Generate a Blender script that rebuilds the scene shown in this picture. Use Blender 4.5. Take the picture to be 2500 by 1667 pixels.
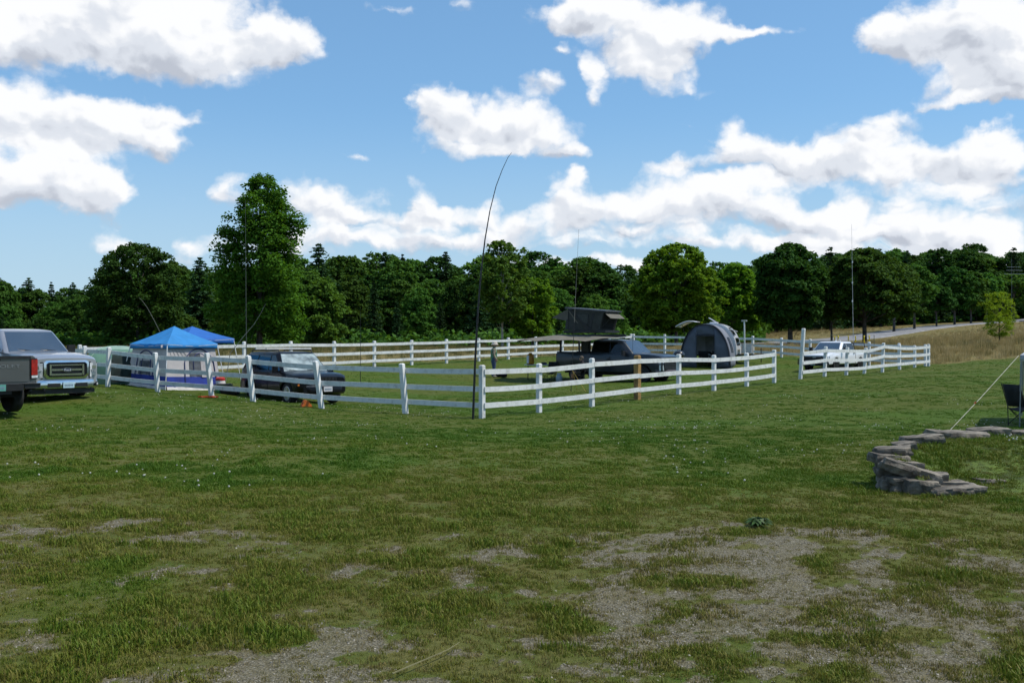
import bpy, bmesh, math, random
import numpy as np
from mathutils import Vector, Matrix, Euler

# ------------------------------------------------------------------ clear
for o in list(bpy.data.objects):
    bpy.data.objects.remove(o, do_unlink=True)
SC = bpy.context.scene
COL = SC.collection
R = math.radians
rnd = random.Random(7)

# ------------------------------------------------------------------ camera
CAMZ = 1.65
FPX = 2430.0          # focal length in pixels of the 2500 px wide photograph
cam_d = bpy.data.cameras.new('camera')
cam_d.sensor_width = 36.0
cam_d.lens = 36.0 * FPX / 2500.0
cam_d.clip_start = 0.1
cam_d.clip_end = 3000.0
cam = bpy.data.objects.new('camera', cam_d)
cam.location = (0, 0, CAMZ)
cam.rotation_euler = (R(90), 0, 0)
COL.objects.link(cam)
SC.camera = cam

# ------------------------------------------------------------------ sun, sky
SUN_EL = 58.0
SUN_AZ = 93.0         # clockwise from the viewing direction (+Y)
sd = Vector((math.sin(R(SUN_AZ)) * math.cos(R(SUN_EL)), math.cos(R(SUN_AZ)) * math.cos(R(SUN_EL)), math.sin(R(SUN_EL))))
sun_d = bpy.data.lights.new('sun', 'SUN')
sun_d.energy = 4.4
sun_d.angle = R(0.6)
sun_d.color = (1.0, 0.94, 0.84)
sun = bpy.data.objects.new('sun', sun_d)
sun.rotation_euler = (-sd).to_track_quat('-Z', 'Y').to_euler()
sun.location = (30, 10, 60)
COL.objects.link(sun)

SC.view_settings.view_transform = 'Standard'
SC.view_settings.look = 'None'
SC.view_settings.exposure = 0.0
SC.view_settings.gamma = 1.0
SC.view_settings.use_curve_mapping = False
SC.render.engine = 'CYCLES'
SC.cycles.max_bounces = 6
SC.cycles.diffuse_bounces = 3
SC.cycles.glossy_bounces = 3
SC.cycles.transmission_bounces = 3
SC.cycles.transparent_max_bounces = 6
SC.cycles.caustics_reflective = False
SC.cycles.caustics_refractive = False
SC.cycles.sample_clamp_indirect = 6.0
SC.cycles.use_denoising = True
SC.cycles.use_adaptive_sampling = True
SC.cycles.adaptive_threshold = 0.015
SC.cycles.adaptive_min_samples = 12

world = bpy.data.worlds.new('World')
SC.world = world
world.use_nodes = True
world.cycles.sampling_method = 'NONE'
wt = world.node_tree
wt.nodes.clear()
SKY_STRENGTH = 0.1

def NN(tree, kind, **kw):
    n = tree.nodes.new(kind)
    for k, v in kw.items():
        setattr(n, k, v)
    return n

def mathn(tree, op, a, b=None, c=None, clamp=False):
    n = tree.nodes.new('ShaderNodeMath')
    n.operation = op
    n.use_clamp = clamp
    for i, s in enumerate((a, b, c)):
        if s is None:
            continue
        if isinstance(s, (int, float)):
            n.inputs[i].default_value = s
        else:
            tree.links.new(s, n.inputs[i])
    return n.outputs[0]

# clouds: (u, v, half width, half height, weight); u, v only say in which compass direction and how high each stands
CLOUDS = [
 # big cloud high on the left
 (-60,70,190,100,1),(110,70,190,95,1),(310,60,210,105,1),(430,130,220,62,1),(560,80,190,90,1),(690,100,110,55,1),(320,-60,300,80,1),
 # left cloud, two tiers
 (0,270,120,75,1),(150,285,150,85,1),(290,310,160,62,1),(400,335,60,38,.8),(450,280,110,24,.7),(340,255,110,40,.6),
 (40,410,170,80,1),(190,440,120,75,1),(265,478,70,42,.9),(90,470,150,50,.9),
 # central cumulus
 (1075,245,60,75,1),(1120,300,110,80,1),(1240,290,110,75,1),(1340,325,110,58,1),(1410,360,60,24,.8),(1325,212,48,40,.8),(1200,360,140,30,.8),
 # top centre
 (1450,10,150,60,1),(1560,75,190,90,1),(1700,70,150,62,1),(1830,78,110,20,.9),(1580,160,110,52,1),(1660,205,80,30,.6),
 (1445,160,42,40,.9),(1455,225,44,46,.9),(1400,30,120,40,.8),
 # top right
 (2200,100,110,62,1),(2330,70,180,110,1),(2470,100,180,125,1),(2420,205,180,52,1),(2160,92,58,48,.9),(2340,258,120,20,.8),(2600,120,200,130,1),
 # right, middle height
 (1800,340,80,62,1),(1870,385,140,60,1),(1990,385,130,50,1),(2130,312,120,34,.9),(2130,395,140,55,1),(2320,385,180,66,1),(2480,395,150,66,1),
 (1650,408,110,28,.8),(1830,448,150,20,.55),(2290,466,220,24,.6),(2430,318,80,22,.7),
 # long bank over the wood
 (1415,420,44,36,1),(1370,480,80,60,1),(1450,515,110,50,1),(1590,490,100,66,1),(1700,500,110,48,1),(1830,500,120,52,1),(1170,530,56,26,.8),
 (1270,555,110,44,.9),(1970,535,120,44,.9),(2045,512,70,50,.9),(2180,535,120,44,.9),(2310,565,120,38,.9),(2430,565,80,28,.8),(2080,582,150,20,.7),
 (2420,505,200,22,.5),(1560,556,160,16,.5),
 # left of the mast
 (565,468,58,40,.9),(745,468,95,50,1),(840,490,100,38,1),(880,532,95,28,.8),(790,580,80,44,.9),(1040,488,58,52,1),(1065,530,80,30,.9),(990,545,60,24,.8),
 (1030,600,120,34,.9),(465,605,70,26,.9),(275,592,65,28,.9),(1540,640,70,22,.7),(862,369,50,18,.8),(1380,648,300,24,.7),(2250,618,300,18,.7),(640,600,120,30,.6),(1850,600,160,26,.7),(2100,340,60,18,.5),(1660,300,40,14,.45),(520,255,60,16,.45),(1380,110,40,20,.6),(1130,20,60,26,.5),(950,12,110,18,.5),(2440,640,200,30,.7),(1180,592,90,26,.8),(1700,585,120,22,.75),(1450,590,120,20,.7),(1950,610,120,22,.75),(900,590,90,22,.7),(2350,600,110,24,.8),(700,560,70,22,.6),
]

def build_world():
    t = wt
    L = t.links.new
    tc = NN(t, 'ShaderNodeTexCoord')
    sep = NN(t, 'ShaderNodeSeparateXYZ')
    L(tc.outputs['Generated'], sep.inputs[0])
    az = mathn(t, 'ARCTAN2', sep.outputs[0], sep.outputs[1])
    el = mathn(t, 'ARCSINE', sep.outputs[2])
    P = NN(t, 'ShaderNodeCombineXYZ')
    L(az, P.inputs[0]); L(el, P.inputs[1])
    # ragged edges: the position is warped by noise before the cloud shapes are looked up
    n1 = NN(t, 'ShaderNodeTexNoise'); n1.inputs['Scale'].default_value = 15; n1.inputs['Detail'].default_value = 5; n1.inputs['Roughness'].default_value = .55
    L(P.outputs[0], n1.inputs['Vector'])
    w1 = NN(t, 'ShaderNodeVectorMath', operation='MULTIPLY_ADD')
    L(n1.outputs['Color'], w1.inputs[0]); w1.inputs[1].default_value = (.085, .060, 0); w1.inputs[2].default_value = (-.0425, -.030, 0)
    wp = NN(t, 'ShaderNodeVectorMath', operation='ADD')
    L(P.outputs[0], wp.inputs[0]); L(w1.outputs[0], wp.inputs[1])
    field = None; rel = None
    src = wp.outputs[0]
    for i, (u, v, a, b, w) in enumerate(CLOUDS):
        if i and i % 8 == 0:      # chained in groups of eight so that the shader compiler does not hold all of them at once
            ch = NN(t, 'ShaderNodeVectorMath', operation='MULTIPLY_ADD')
            L(field, ch.inputs[0]); ch.inputs[1].default_value = (1e-9, 1e-9, 0); L(wp.outputs[0], ch.inputs[2])
            src = ch.outputs[0]
        if v > 430: b *= 1.32; a *= 1.04; w = min(1.0, w * 1.15)
        ux = (u - 1250) / FPX
        A = math.atan(ux)
        E = math.atan((833.5 - v) / FPX * math.cos(A))
        m = NN(t, 'ShaderNodeVectorMath', operation='MULTIPLY_ADD')
        sx = FPX / (a * 1.22); sy = FPX / (b * 1.20)
        L(src, m.inputs[0]); m.inputs[1].default_value = (sx, sy, 0); m.inputs[2].default_value = (-A * sx, -E * sy, 0)
        g = NN(t, 'ShaderNodeTexGradient', gradient_type='SPHERICAL')
        L(m.outputs[0], g.inputs[0])
        gw = g.outputs['Fac']
        d = NN(t, 'ShaderNodeVectorMath', operation='DOT_PRODUCT')
        L(m.outputs[0], d.inputs[0]); d.inputs[1].default_value = (.25, 1.0, 0)
        field = mathn(t, 'MULTIPLY_ADD', gw, w, field if field is not None else 0.0)
        rel = mathn(t, 'MULTIPLY_ADD', gw, d.outputs['Value'], rel if rel is not None else 0.0)
    # the rest of the sky carries the same sort of scattered cumulus
    n3 = NN(t, 'ShaderNodeTexNoise'); n3.inputs['Scale'].default_value = 3.2; n3.inputs['Detail'].default_value = 3
    sc3 = NN(t, 'ShaderNodeVectorMath', operation='MULTIPLY'); sc3.inputs[1].default_value = (1, 2.0, 1)
    L(wp.outputs[0], sc3.inputs[0]); L(sc3.outputs[0], n3.inputs['Vector'])
    aabs = mathn(t, 'ABSOLUTE', az)
    out = mathn(t, 'SUBTRACT', aabs, .56)
    up = mathn(t, 'SUBTRACT', el, .40)
    outm = mathn(t, 'MULTIPLY', mathn(t, 'MAXIMUM', out, up), 8.0, clamp=True)
    extra = mathn(t, 'MULTIPLY', mathn(t, 'MULTIPLY', mathn(t, 'SUBTRACT', n3.outputs['Fac'], .485), 4.5), outm)
    extra = mathn(t, 'MAXIMUM', extra, 0.0)
    field = mathn(t, 'ADD', field, extra)
    # billows: rounded puffs on top of finer noise
    n2 = NN(t, 'ShaderNodeTexNoise'); n2.inputs['Scale'].default_value = 26; n2.inputs['Detail'].default_value = 6; n2.inputs['Roughness'].default_value = .6
    st = NN(t, 'ShaderNodeVectorMath', operation='MULTIPLY'); st.inputs[1].default_value = (1, 1.25, 1)
    L(P.outputs[0], st.inputs[0]); L(st.outputs[0], n2.inputs['Vector'])
    wv = NN(t, 'ShaderNodeVectorMath', operation='MULTIPLY_ADD'); L(n1.outputs['Color'], wv.inputs[0]); wv.inputs[1].default_value = (.05, .05, 0); L(st.outputs[0], wv.inputs[2])
    def puffs(vec):
        v = NN(t, 'ShaderNodeTexVoronoi', voronoi_dimensions='2D', feature='F1'); v.inputs['Scale'].default_value = 34; v.inputs['Detail'].default_value = 1.6; v.inputs['Roughness'].default_value = .55; v.inputs['Lacunarity'].default_value = 2.3
        L(vec, v.inputs['Vector']); return v.outputs['Distance']
    pv = puffs(wv.outputs[0])
    off = NN(t, 'ShaderNodeVectorMath', operation='ADD'); off.inputs[1].default_value = (.0035, .008, 0)
    L(wv.outputs[0], off.inputs[0]); pv2 = puffs(off.outputs[0])
    dens = mathn(t, 'MULTIPLY_ADD', mathn(t, 'SUBTRACT', n2.outputs['Fac'], .5), .86, field)
    dens = mathn(t, 'MULTIPLY_ADD', mathn(t, 'SUBTRACT', .42, pv), .32, dens)
    mr = NN(t, 'ShaderNodeMapRange', interpolation_type='SMOOTHSTEP')
    mr.inputs['From Min'].default_value = .17; mr.inputs['From Max'].default_value = .82
    L(dens, mr.inputs['Value'])
    cover = mr.outputs[0]
    # light from above and from the right, grey bases
    fsafe = mathn(t, 'MAXIMUM', field, .15)
    rr = mathn(t, 'DIVIDE', rel, fsafe)
    bil = mathn(t, 'SUBTRACT', pv2, pv)
    lit = mathn(t, 'MULTIPLY_ADD', rr, 1.05, .76)
    lit = mathn(t, 'MULTIPLY_ADD', bil, .30, lit)
    na = NN(t, 'ShaderNodeTexNoise'); na.inputs['Scale'].default_value = 17; na.inputs['Detail'].default_value = 2; na.inputs['Roughness'].default_value = .45
    nb = NN(t, 'ShaderNodeTexNoise'); nb.inputs['Scale'].default_value = 17; nb.inputs['Detail'].default_value = 2; nb.inputs['Roughness'].default_value = .45
    of2 = NN(t, 'ShaderNodeVectorMath', operation='ADD'); of2.inputs[1].default_value = (.008, .024, 0); L(st.outputs[0], of2.inputs[0])
    L(st.outputs[0], na.inputs['Vector']); L(of2.outputs[0], nb.inputs['Vector'])
    lit = mathn(t, 'MULTIPLY_ADD', mathn(t, 'SUBTRACT', na.outputs['Fac'], nb.outputs['Fac']), 1.5, lit)
    lit = mathn(t, 'MULTIPLY_ADD', mathn(t, 'SUBTRACT', n2.outputs['Fac'], .5), .30, lit)
    thick = mathn(t, 'SUBTRACT', dens, .9)
    thick = mathn(t, 'MAXIMUM', thick, 0.0)
    lit = mathn(t, 'MULTIPLY_ADD', thick, -.12, lit)
    cr = NN(t, 'ShaderNodeValToRGB')
    cr.color_ramp.interpolation = 'EASE'
    e = cr.color_ramp.elements
    e[0].position = 0.0; e[0].color = (.50, .54, .62, 1)
    e[1].position = .85; e[1].color = (.95, .96, .98, 1)
    m2 = cr.color_ramp.elements.new(.42); m2.color = (.72, .76, .83, 1)
    L(lit, cr.inputs[0])
    sky = NN(t, 'ShaderNodeTexSky', sky_type='NISHITA')
    sky.sun_disc = False
    sky.sun_elevation = R(SUN_EL)
    sky.sun_rotation = R(SUN_AZ)
    sky.altitude = 100
    sky.air_density = 1.0
    sky.dust_density = 0.15
    sky.ozone_density = 1.2
    cm = NN(t, 'ShaderNodeVectorMath', operation='MULTIPLY')
    cm.inputs[1].default_value = (1.04 / SKY_STRENGTH,) * 3
    L(cr.outputs[0], cm.inputs[0])
    sk = NN(t, 'ShaderNodeVectorMath', operation='MULTIPLY')
    sk.inputs[1].default_value = tuple(k / SKY_STRENGTH for k in SKYMUL)
    s1 = NN(t, 'ShaderNodeVectorMath', operation='SCALE'); s1.inputs['Scale'].default_value = SKY_STRENGTH
    L(sky.outputs[0], s1.inputs[0])
    gm = NN(t, 'ShaderNodeGamma'); gm.inputs['Gamma'].default_value = .62
    L(s1.outputs[0], gm.inputs['Color'])
    L(gm.outputs[0], sk.inputs[0])
    # the clear sky pales towards the horizon
    hz = NN(t, 'ShaderNodeMapRange', interpolation_type='SMOOTHSTEP'); hz.inputs['From Min'].default_value = .24; hz.inputs['From Max'].default_value = .0; hz.inputs['To Max'].default_value = .75
    L(el, hz.inputs['Value'])
    pale = NN(t, 'ShaderNodeMix', data_type='RGBA'); pale.inputs['B'].default_value = (.50 / SKY_STRENGTH, .65 / SKY_STRENGTH, .78 / SKY_STRENGTH, 1)
    L(hz.outputs[0], pale.inputs['Factor']); L(sk.outputs[0], pale.inputs['A'])
    mix = NN(t, 'ShaderNodeMix', data_type='RGBA')
    L(cover, mix.inputs['Factor']); L(pale.outputs['Result'], mix.inputs['A']); L(cm.outputs[0], mix.inputs['B'])
    bg = NN(t, 'ShaderNodeBackground'); bg.inputs['Strength'].default_value = SKY_STRENGTH
    L(mix.outputs['Result'], bg.inputs['Color'])
    o = NN(t, 'ShaderNodeOutputWorld')
    L(bg.outputs[0], o.inputs['Surface'])
SKYMUL = (0.585, 0.90, 1.17)      # white balance of the clear sky
build_world()

# ================================================================== helpers
def W(u, v, D):
    """the point that lies D metres ahead along the line of sight of photo pixel (u, v)"""
    return Vector(((u - 1250) / FPX * D, D, CAMZ - (v - 833.5) / FPX * D))

# ---- numpy value noise
def _hash(ix, iy, seed):
    h = (ix * 374761393 + iy * 668265263 + seed * 1442695041) & 0xFFFFFFFF
    h = ((h ^ (h >> 13)) * 1274126177) & 0xFFFFFFFF
    return ((h ^ (h >> 16)) & 0xFFFF) / 65535.0
def vnoise(x, y, seed=0):
    x = np.asarray(x, float); y = np.asarray(y, float)
    ix = np.floor(x).astype(np.int64); iy = np.floor(y).astype(np.int64)
    fx = x - ix; fy = y - iy
    fx = fx * fx * (3 - 2 * fx); fy = fy * fy * (3 - 2 * fy)
    a = _hash(ix, iy, seed); b = _hash(ix + 1, iy, seed); c = _hash(ix, iy + 1, seed); d = _hash(ix + 1, iy + 1, seed)
    return (a * (1 - fx) + b * fx) * (1 - fy) + (c * (1 - fx) + d * fx) * fy
def fbm(x, y, seed=0, octv=4, rough=.5):
    s = 0; a = 1; t = 0
    for i in range(octv):
        s = s + a * vnoise(np.asarray(x) * 2 ** i + 17.3 * i, np.asarray(y) * 2 ** i - 9.1 * i, seed + i)
        t += a; a *= rough
    return s / t
def sstep(a, b, x):
    t = np.clip((x - a) / (b - a), 0, 1)
    return t * t * (3 - 2 * t)

# ---- terrain: a smooth sheet through the places where things stand
ANCH = []
def anc(u, v, D):
    p = W(u, v, D); ANCH.append((p.x, p.y, p.z))
for (u, v, D) in [
    (1177,1022,26.5),(990,1011,27.9),(785,997,29.5),(618,980,31),(517,972,32.7),(385,957,34.3),(263,944.5,36),
    (1316,1009,28.4),(1445,990,30.2),(1556,976,32.1),(1657,960,33.9),(1743,953,35.8),(1823,943,37.7),(1890,932,39.5),(1955,924,41.4),
    (2014,918,43.2),(2067,915,45.1),(2111,915,47),(2152,909,48.8),(2196,901,50.7),(2233,897,52.5),(2267,893,54.4),
    (596,912,45.3),(816,900,49.2),(1005,891,53.1),(1169,882,57),(1308,872,61),(1540,866,68.7),(1908,873,60),
    (150,957,28.5),(45,1022,24.5),(20,975,30),(715,986,35.5),(1205,922,50),(1500,930,48),(2040,908,55),(1720,898,56),
    (2490,1046,22),(2300,887,58),(2480,866,62),
    (1830,842,85),(2100,825,105),(2250,803,125),(2350,793,140),(2500,783,155),(2440,835,78),
    (625,852,80),(335,850,95),(1230,846,85),(1650,842,80),(1000,848,85),(100,850,105),
    (1250,842,130),(600,848,130),(1900,815,150),(2500,765,200),(200,850,180),(1250,838,200)]:
    anc(u, v, D)
for (x, y, z) in [(0,0,0),(0,5,0),(-4,5,.01),(4,5,.0),(0,10,0),(-6,11,.04),(6,11,0),(0,17,-.12),(-8,17,.0),(8,17,-.12),(-25,15,.3),(25,15,0),
                  (0,-20,.1),(-40,-10,.4),(40,-10,.4),(-60,40,.4),(60,30,.6),(-90,100,.5),(120,100,4),(-250,250,2),(0,350,4),(250,300,9),
                  (300,0,3),(-300,0,1),(0,-300,1),(250,-250,2),(-250,-250,1)]:
    ANCH.append((x, y, z))
ANCH = np.array(ANCH)
def _phi(r2):
    return np.where(r2 > 1e-12, .5 * r2 * np.log(np.maximum(r2, 1e-12)), 0)
_S = 40.0
_c = ANCH[:, :2] / _S
_n = len(_c)
_K = _phi(((_c[:, None] - _c[None]) ** 2).sum(-1)) + np.eye(_n) * .004
_Pm = np.hstack([np.ones((_n, 1)), _c])
_M = np.zeros((_n + 3, _n + 3)); _M[:_n, :_n] = _K; _M[:_n, _n:] = _Pm; _M[_n:, :_n] = _Pm.T
_w = np.linalg.solve(_M, np.concatenate([ANCH[:, 2], [0, 0, 0]]))
def Hn(x, y):
    x = np.asarray(x, float); y = np.asarray(y, float)
    shp = x.shape
    X = x.ravel() / _S; Y = y.ravel() / _S
    out = np.empty(len(X))
    for i in range(0, len(X), 20000):
        dx = X[i:i + 20000, None] - _c[None, :, 0]; dy = Y[i:i + 20000, None] - _c[None, :, 1]
        out[i:i + 20000] = _phi(dx * dx + dy * dy) @ _w[:_n] + _w[_n] + _w[_n + 1] * X[i:i + 20000] + _w[_n + 2] * Y[i:i + 20000]
    return out.reshape(shp)
def H(x, y):
    return float(Hn(np.array([x]), np.array([y]))[0])
def G(u, D):
    """where the ground is D metres ahead, in the direction of column u"""
    x = (u - 1250) / FPX * D
    return Vector((x, D, H(x, D)))

# ---- materials
MATS = {}
def pm(name, col, rough=.6, metal=0.0, var=.12, scale=6.0, coat=0.0, bump=0.0, spec=.5, col2=None, trans=0.0, coords='Object', bscale=None, ior=1.45):
    """procedural material: base colour broken up by noise, optional bump, clear coat, light passing through"""
    if name in MATS:
        return MATS[name]
    m = bpy.data.materials.new(name); m.use_nodes = True
    t = m.node_tree; t.nodes.clear(); L = t.links.new
    out = NN(t, 'ShaderNodeOutputMaterial'); b = NN(t, 'ShaderNodeBsdfPrincipled')
    tc = NN(t, 'ShaderNodeTexCoord')
    n = NN(t, 'ShaderNodeTexNoise'); n.inputs['Scale'].default_value = scale; n.inputs['Detail'].default_value = 5
    L(tc.outputs[coords], n.inputs['Vector'])
    mx = NN(t, 'ShaderNodeMix', data_type='RGBA')
    c2 = col2 if col2 else tuple(max(0, c * (1 - 2.2 * var)) for c in col)
    mx.inputs['A'].default_value = (*c2, 1); mx.inputs['B'].default_value = (*tuple(min(1, c * (1 + var)) for c in col), 1)
    r = NN(t, 'ShaderNodeMapRange'); r.inputs['From Min'].default_value = .3; r.inputs['From Max'].default_value = .65
    L(n.outputs['Fac'], r.inputs['Value']); L(r.outputs[0], mx.inputs['Factor'])
    L(mx.outputs['Result'], b.inputs['Base Color'])
    b.inputs['Roughness'].default_value = rough; b.inputs['Metallic'].default_value = metal
    b.inputs['Coat Weight'].default_value = coat; b.inputs['Coat Roughness'].default_value = .04
    b.inputs['Specular IOR Level'].default_value = spec; b.inputs['IOR'].default_value = ior
    if bump:
        n2 = NN(t, 'ShaderNodeTexNoise'); n2.inputs['Scale'].default_value = bscale or scale * 4; n2.inputs['Detail'].default_value = 6
        L(tc.outputs[coords], n2.inputs['Vector'])
        bp = NN(t, 'ShaderNodeBump'); bp.inputs['Strength'].default_value = bump; bp.inputs['Distance'].default_value = .03
        L(n2.outputs['Fac'], bp.inputs['Height']); L(bp.outputs[0], b.inputs['Normal'])
    if trans:
        tr = NN(t, 'ShaderNodeBsdfTranslucent'); L(mx.outputs['Result'], tr.inputs['Color'])
        ms = NN(t, 'ShaderNodeMixShader'); ms.inputs[0].default_value = trans
        L(b.outputs[0], ms.inputs[1]); L(tr.outputs[0], ms.inputs[2]); L(ms.outputs[0], out.inputs[0])
    else:
        L(b.outputs[0], out.inputs[0])
    MATS[name] = m
    return m

def leafmat(name, col, col2, trans=.35, attr='tint', obj_var=.25):
    """leaf: colour differs from leaf to leaf (mesh attribute) and from tree to tree (object random)"""
    if name in MATS:
        return MATS[name]
    m = bpy.data.materials.new(name); m.use_nodes = True
    t = m.node_tree; t.nodes.clear(); L = t.links.new
    out = NN(t, 'ShaderNodeOutputMaterial'); b = NN(t, 'ShaderNodeBsdfPrincipled')
    at = NN(t, 'ShaderNodeAttribute', attribute_name=attr)
    mx = NN(t, 'ShaderNodeMix', data_type='RGBA'); mx.inputs['A'].default_value = (*col, 1); mx.inputs['B'].default_value = (*col2, 1)
    L(at.outputs['Fac'], mx.inputs['Factor'])
    oi = NN(t, 'ShaderNodeObjectInfo')
    hs = NN(t, 'ShaderNodeHueSaturation')
    L(mathn(t, 'MULTIPLY_ADD', oi.outputs['Random'], .022, .489), hs.inputs['Hue'])
    L(mathn(t, 'MULTIPLY_ADD', oi.outputs['Random'], obj_var * 2, 1 - obj_var), hs.inputs['Value'])
    L(mx.outputs['Result'], hs.inputs['Color'])
    L(hs.outputs[0], b.inputs['Base Color'])
    b.inputs['Roughness'].default_value = .75; b.inputs['Specular IOR Level'].default_value = .08
    tr = NN(t, 'ShaderNodeBsdfTranslucent')
    tm = NN(t, 'ShaderNodeVectorMath', operation='MULTIPLY'); tm.inputs[1].default_value = (1.25, 1.15, .5)
    L(hs.outputs[0], tm.inputs[0]); L(tm.outputs[0], tr.inputs['Color'])
    ms = NN(t, 'ShaderNodeMixShader'); ms.inputs[0].default_value = trans
    L(b.outputs[0], ms.inputs[1]); L(tr.outputs[0], ms.inputs[2]); L(ms.outputs[0], out.inputs[0])
    MATS[name] = m
    return m

# ---- objects
def tag(o, label=None, cat=None, group=None, kind=None):
    if label: o['label'] = label
    if cat: o['category'] = cat
    if group: o['group'] = group
    if kind: o['kind'] = kind
    return o
def empty(name, loc, rz=0.0, label=None, cat=None, group=None):
    o = bpy.data.objects.new(name, None); COL.objects.link(o)
    o.empty_display_size = .2
    o.location = loc; o.rotation_euler = (0, 0, rz)
    return tag(o, label, cat, group)
def obj(name, me, mat=None, parent=None):
    o = bpy.data.objects.new(name, me); COL.objects.link(o)
    if mat is not None and not me.materials:
        me.materials.append(mat)
    if parent is not None: o.parent = parent
    return o
def mesh_np(name, v, f, mat=None, smooth=False):
    """v (N,3); f (M,k) all faces with k corners"""
    me = bpy.data.meshes.new(name)
    v = np.ascontiguousarray(v, dtype=np.float32); f = np.ascontiguousarray(f, dtype=np.int32)
    me.vertices.add(len(v)); me.vertices.foreach_set('co', v.ravel())
    k = f.shape[1]
    me.loops.add(f.size); me.loops.foreach_set('vertex_index', f.ravel())
    me.polygons.add(len(f)); me.polygons.foreach_set('loop_start', np.arange(len(f), dtype=np.int32) * k)
    if smooth: me.polygons.foreach_set('use_smooth', np.ones(len(f), dtype=bool))
    me.update(calc_edges=True)
    if mat: me.materials.append(mat)
    return me
def fattr(me, name, vals, domain='POINT', typ='FLOAT'):
    a = me.attributes.new(name, typ, domain)
    a.data.foreach_set('vector' if typ == 'FLOAT_VECTOR' else 'value', np.ascontiguousarray(vals, dtype=np.int32 if typ == 'INT' else np.float32).ravel())

class MB:
    """collects simple shapes, then becomes ONE mesh object"""
    def __init__(s):
        s.v = []; s.f = []
    def add(s, vs, fs):
        k = len(s.v); s.v += [Vector(p) for p in vs]; s.f += [tuple(i + k for i in q) for q in fs]; return s
    def box(s, c, d, rot=None, taper=1.0, ch=0.0):
        x, y, z = (k / 2 for k in d); c = Vector(c)
        M = Euler(rot).to_matrix() if rot is not None else Matrix.Identity(3)
        if ch:
            q = [(x - ch, y), (x, y - ch), (x, -y + ch), (x - ch, -y), (-x + ch, -y), (-x, -y + ch), (-x, y - ch), (-x + ch, y)]
            vs = [c + M @ Vector((a, b, -z)) for a, b in q] + [c + M @ Vector((a * taper, b * taper, z)) for a, b in q]
            n = 8
            return s.add(vs, [tuple(range(n - 1, -1, -1)), tuple(range(n, 2 * n))] + [(i, (i + 1) % n, n + (i + 1) % n, n + i) for i in range(n)][::1])
        vs = [c + M @ Vector((a * x * (taper if e > 0 else 1), b * y * (taper if e > 0 else 1), e * z)) for e in (-1, 1) for a, b in ((-1, -1), (1, -1), (1, 1), (-1, 1))]
        return s.add(vs, [(3, 2, 1, 0), (4, 5, 6, 7), (0, 1, 5, 4), (1, 2, 6, 5), (2, 3, 7, 6), (3, 0, 4, 7)])
    def beam(s, a, b, w, h, up=(0, 0, 1)):
        """board from a to b, w thick sideways, h high"""
        a = Vector(a); b = Vector(b); d = (b - a).normalized(); u = Vector(up)
        sd = d.cross(u).normalized(); u = sd.cross(d).normalized()
        vs = [p + sd * (i * w / 2) + u * (j * h / 2) for p in (a, b) for i, j in ((-1, -1), (1, -1), (1, 1), (-1, 1))]
        return s.add(vs, [(0, 1, 2, 3), (7, 6, 5, 4), (0, 4, 5, 1), (1, 5, 6, 2), (2, 6, 7, 3), (3, 7, 4, 0)])
    def tube(s, pts, r, n=6, cap=True):
        pts = [Vector(p) for p in pts]; m = len(pts)
        rs = r if isinstance(r, (list, tuple)) else [r] * m
        k = len(s.v); pu = None
        for i, p in enumerate(pts):
            d = (pts[min(i + 1, m - 1)] - pts[max(i - 1, 0)]).normalized()
            if pu is None:
                pu = d.orthogonal().normalized()
            pu = (pu - d * pu.dot(d)).normalized(); w = d.cross(pu)
            for j in range(n):
                a = 2 * math.pi * j / n
                s.v.append(p + (pu * math.cos(a) + w * math.sin(a)) * rs[i])
        for i in range(m - 1):
            for j in range(n):
                a = k + i * n + j; b = k + i * n + (j + 1) % n
                s.f.append((a, b, b + n, a + n))
        if cap:
            s.f.append(tuple(k + j for j in range(n - 1, -1, -1))); s.f.append(tuple(k + (m - 1) * n + j for j in range(n)))
        return s
    def lathe(s, prof, n=16, c=(0, 0, 0), axis='Z'):
        """prof: list of (radius, height)"""
        k = len(s.v); c = Vector(c)
        for r, h in prof:
            for j in range(n):
                a = 2 * math.pi * j / n; x, y = r * math.cos(a), r * math.sin(a)
                s.v.append(c + (Vector((x, y, h)) if axis == 'Z' else Vector((x, h, y)) if axis == 'Y' else Vector((h, x, y))))
        for i in range(len(prof) - 1):
            for j in range(n):
                a = k + i * n + j; b = k + i * n + (j + 1) % n
                s.f.append((a, b, b + n, a + n))
        s.f.append(tuple(k + j for j in range(n - 1, -1, -1))); s.f.append(tuple(k + (len(prof) - 1) * n + j for j in range(n)))
        return s
    def prism(s, poly, off):
        """polygon (3D points) pushed along off"""
        n = len(poly); off = Vector(off); p = [Vector(q) for q in poly]
        return s.add(p + [q + off for q in p], [tuple(range(n - 1, -1, -1)), tuple(range(n, 2 * n))] + [(i, (i + 1) % n, n + (i + 1) % n, n + i) for i in range(n)])
    def grid(s, rows):
        k = len(s.v); m = len(rows[0])
        for r in rows: s.v += [Vector(p) for p in r]
        for i in range(len(rows) - 1):
            for j in range(m - 1):
                a = k + i * m + j; s.f.append((a, a + 1, a + m + 1, a + m))
        return s
    def mesh(s, name, mat=None, smooth=None):
        me = bpy.data.meshes.new(name); me.from_pydata([tuple(p) for p in s.v], [], s.f); me.update()
        bm = bmesh.new(); bm.from_mesh(me); bmesh.ops.recalc_face_normals(bm, faces=bm.faces); bm.to_mesh(me); bm.free()
        if smooth is not None:
            for p in me.polygons: p.use_smooth = True
            me.set_sharp_from_angle(angle=R(smooth))
        if mat: me.materials.append(mat)
        return me
    def build(s, name, mat, parent=None, smooth=None, label=None):
        o = obj(name, s.mesh(name, mat, smooth), None, parent)
        if label: o['label'] = label
        return o

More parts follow.
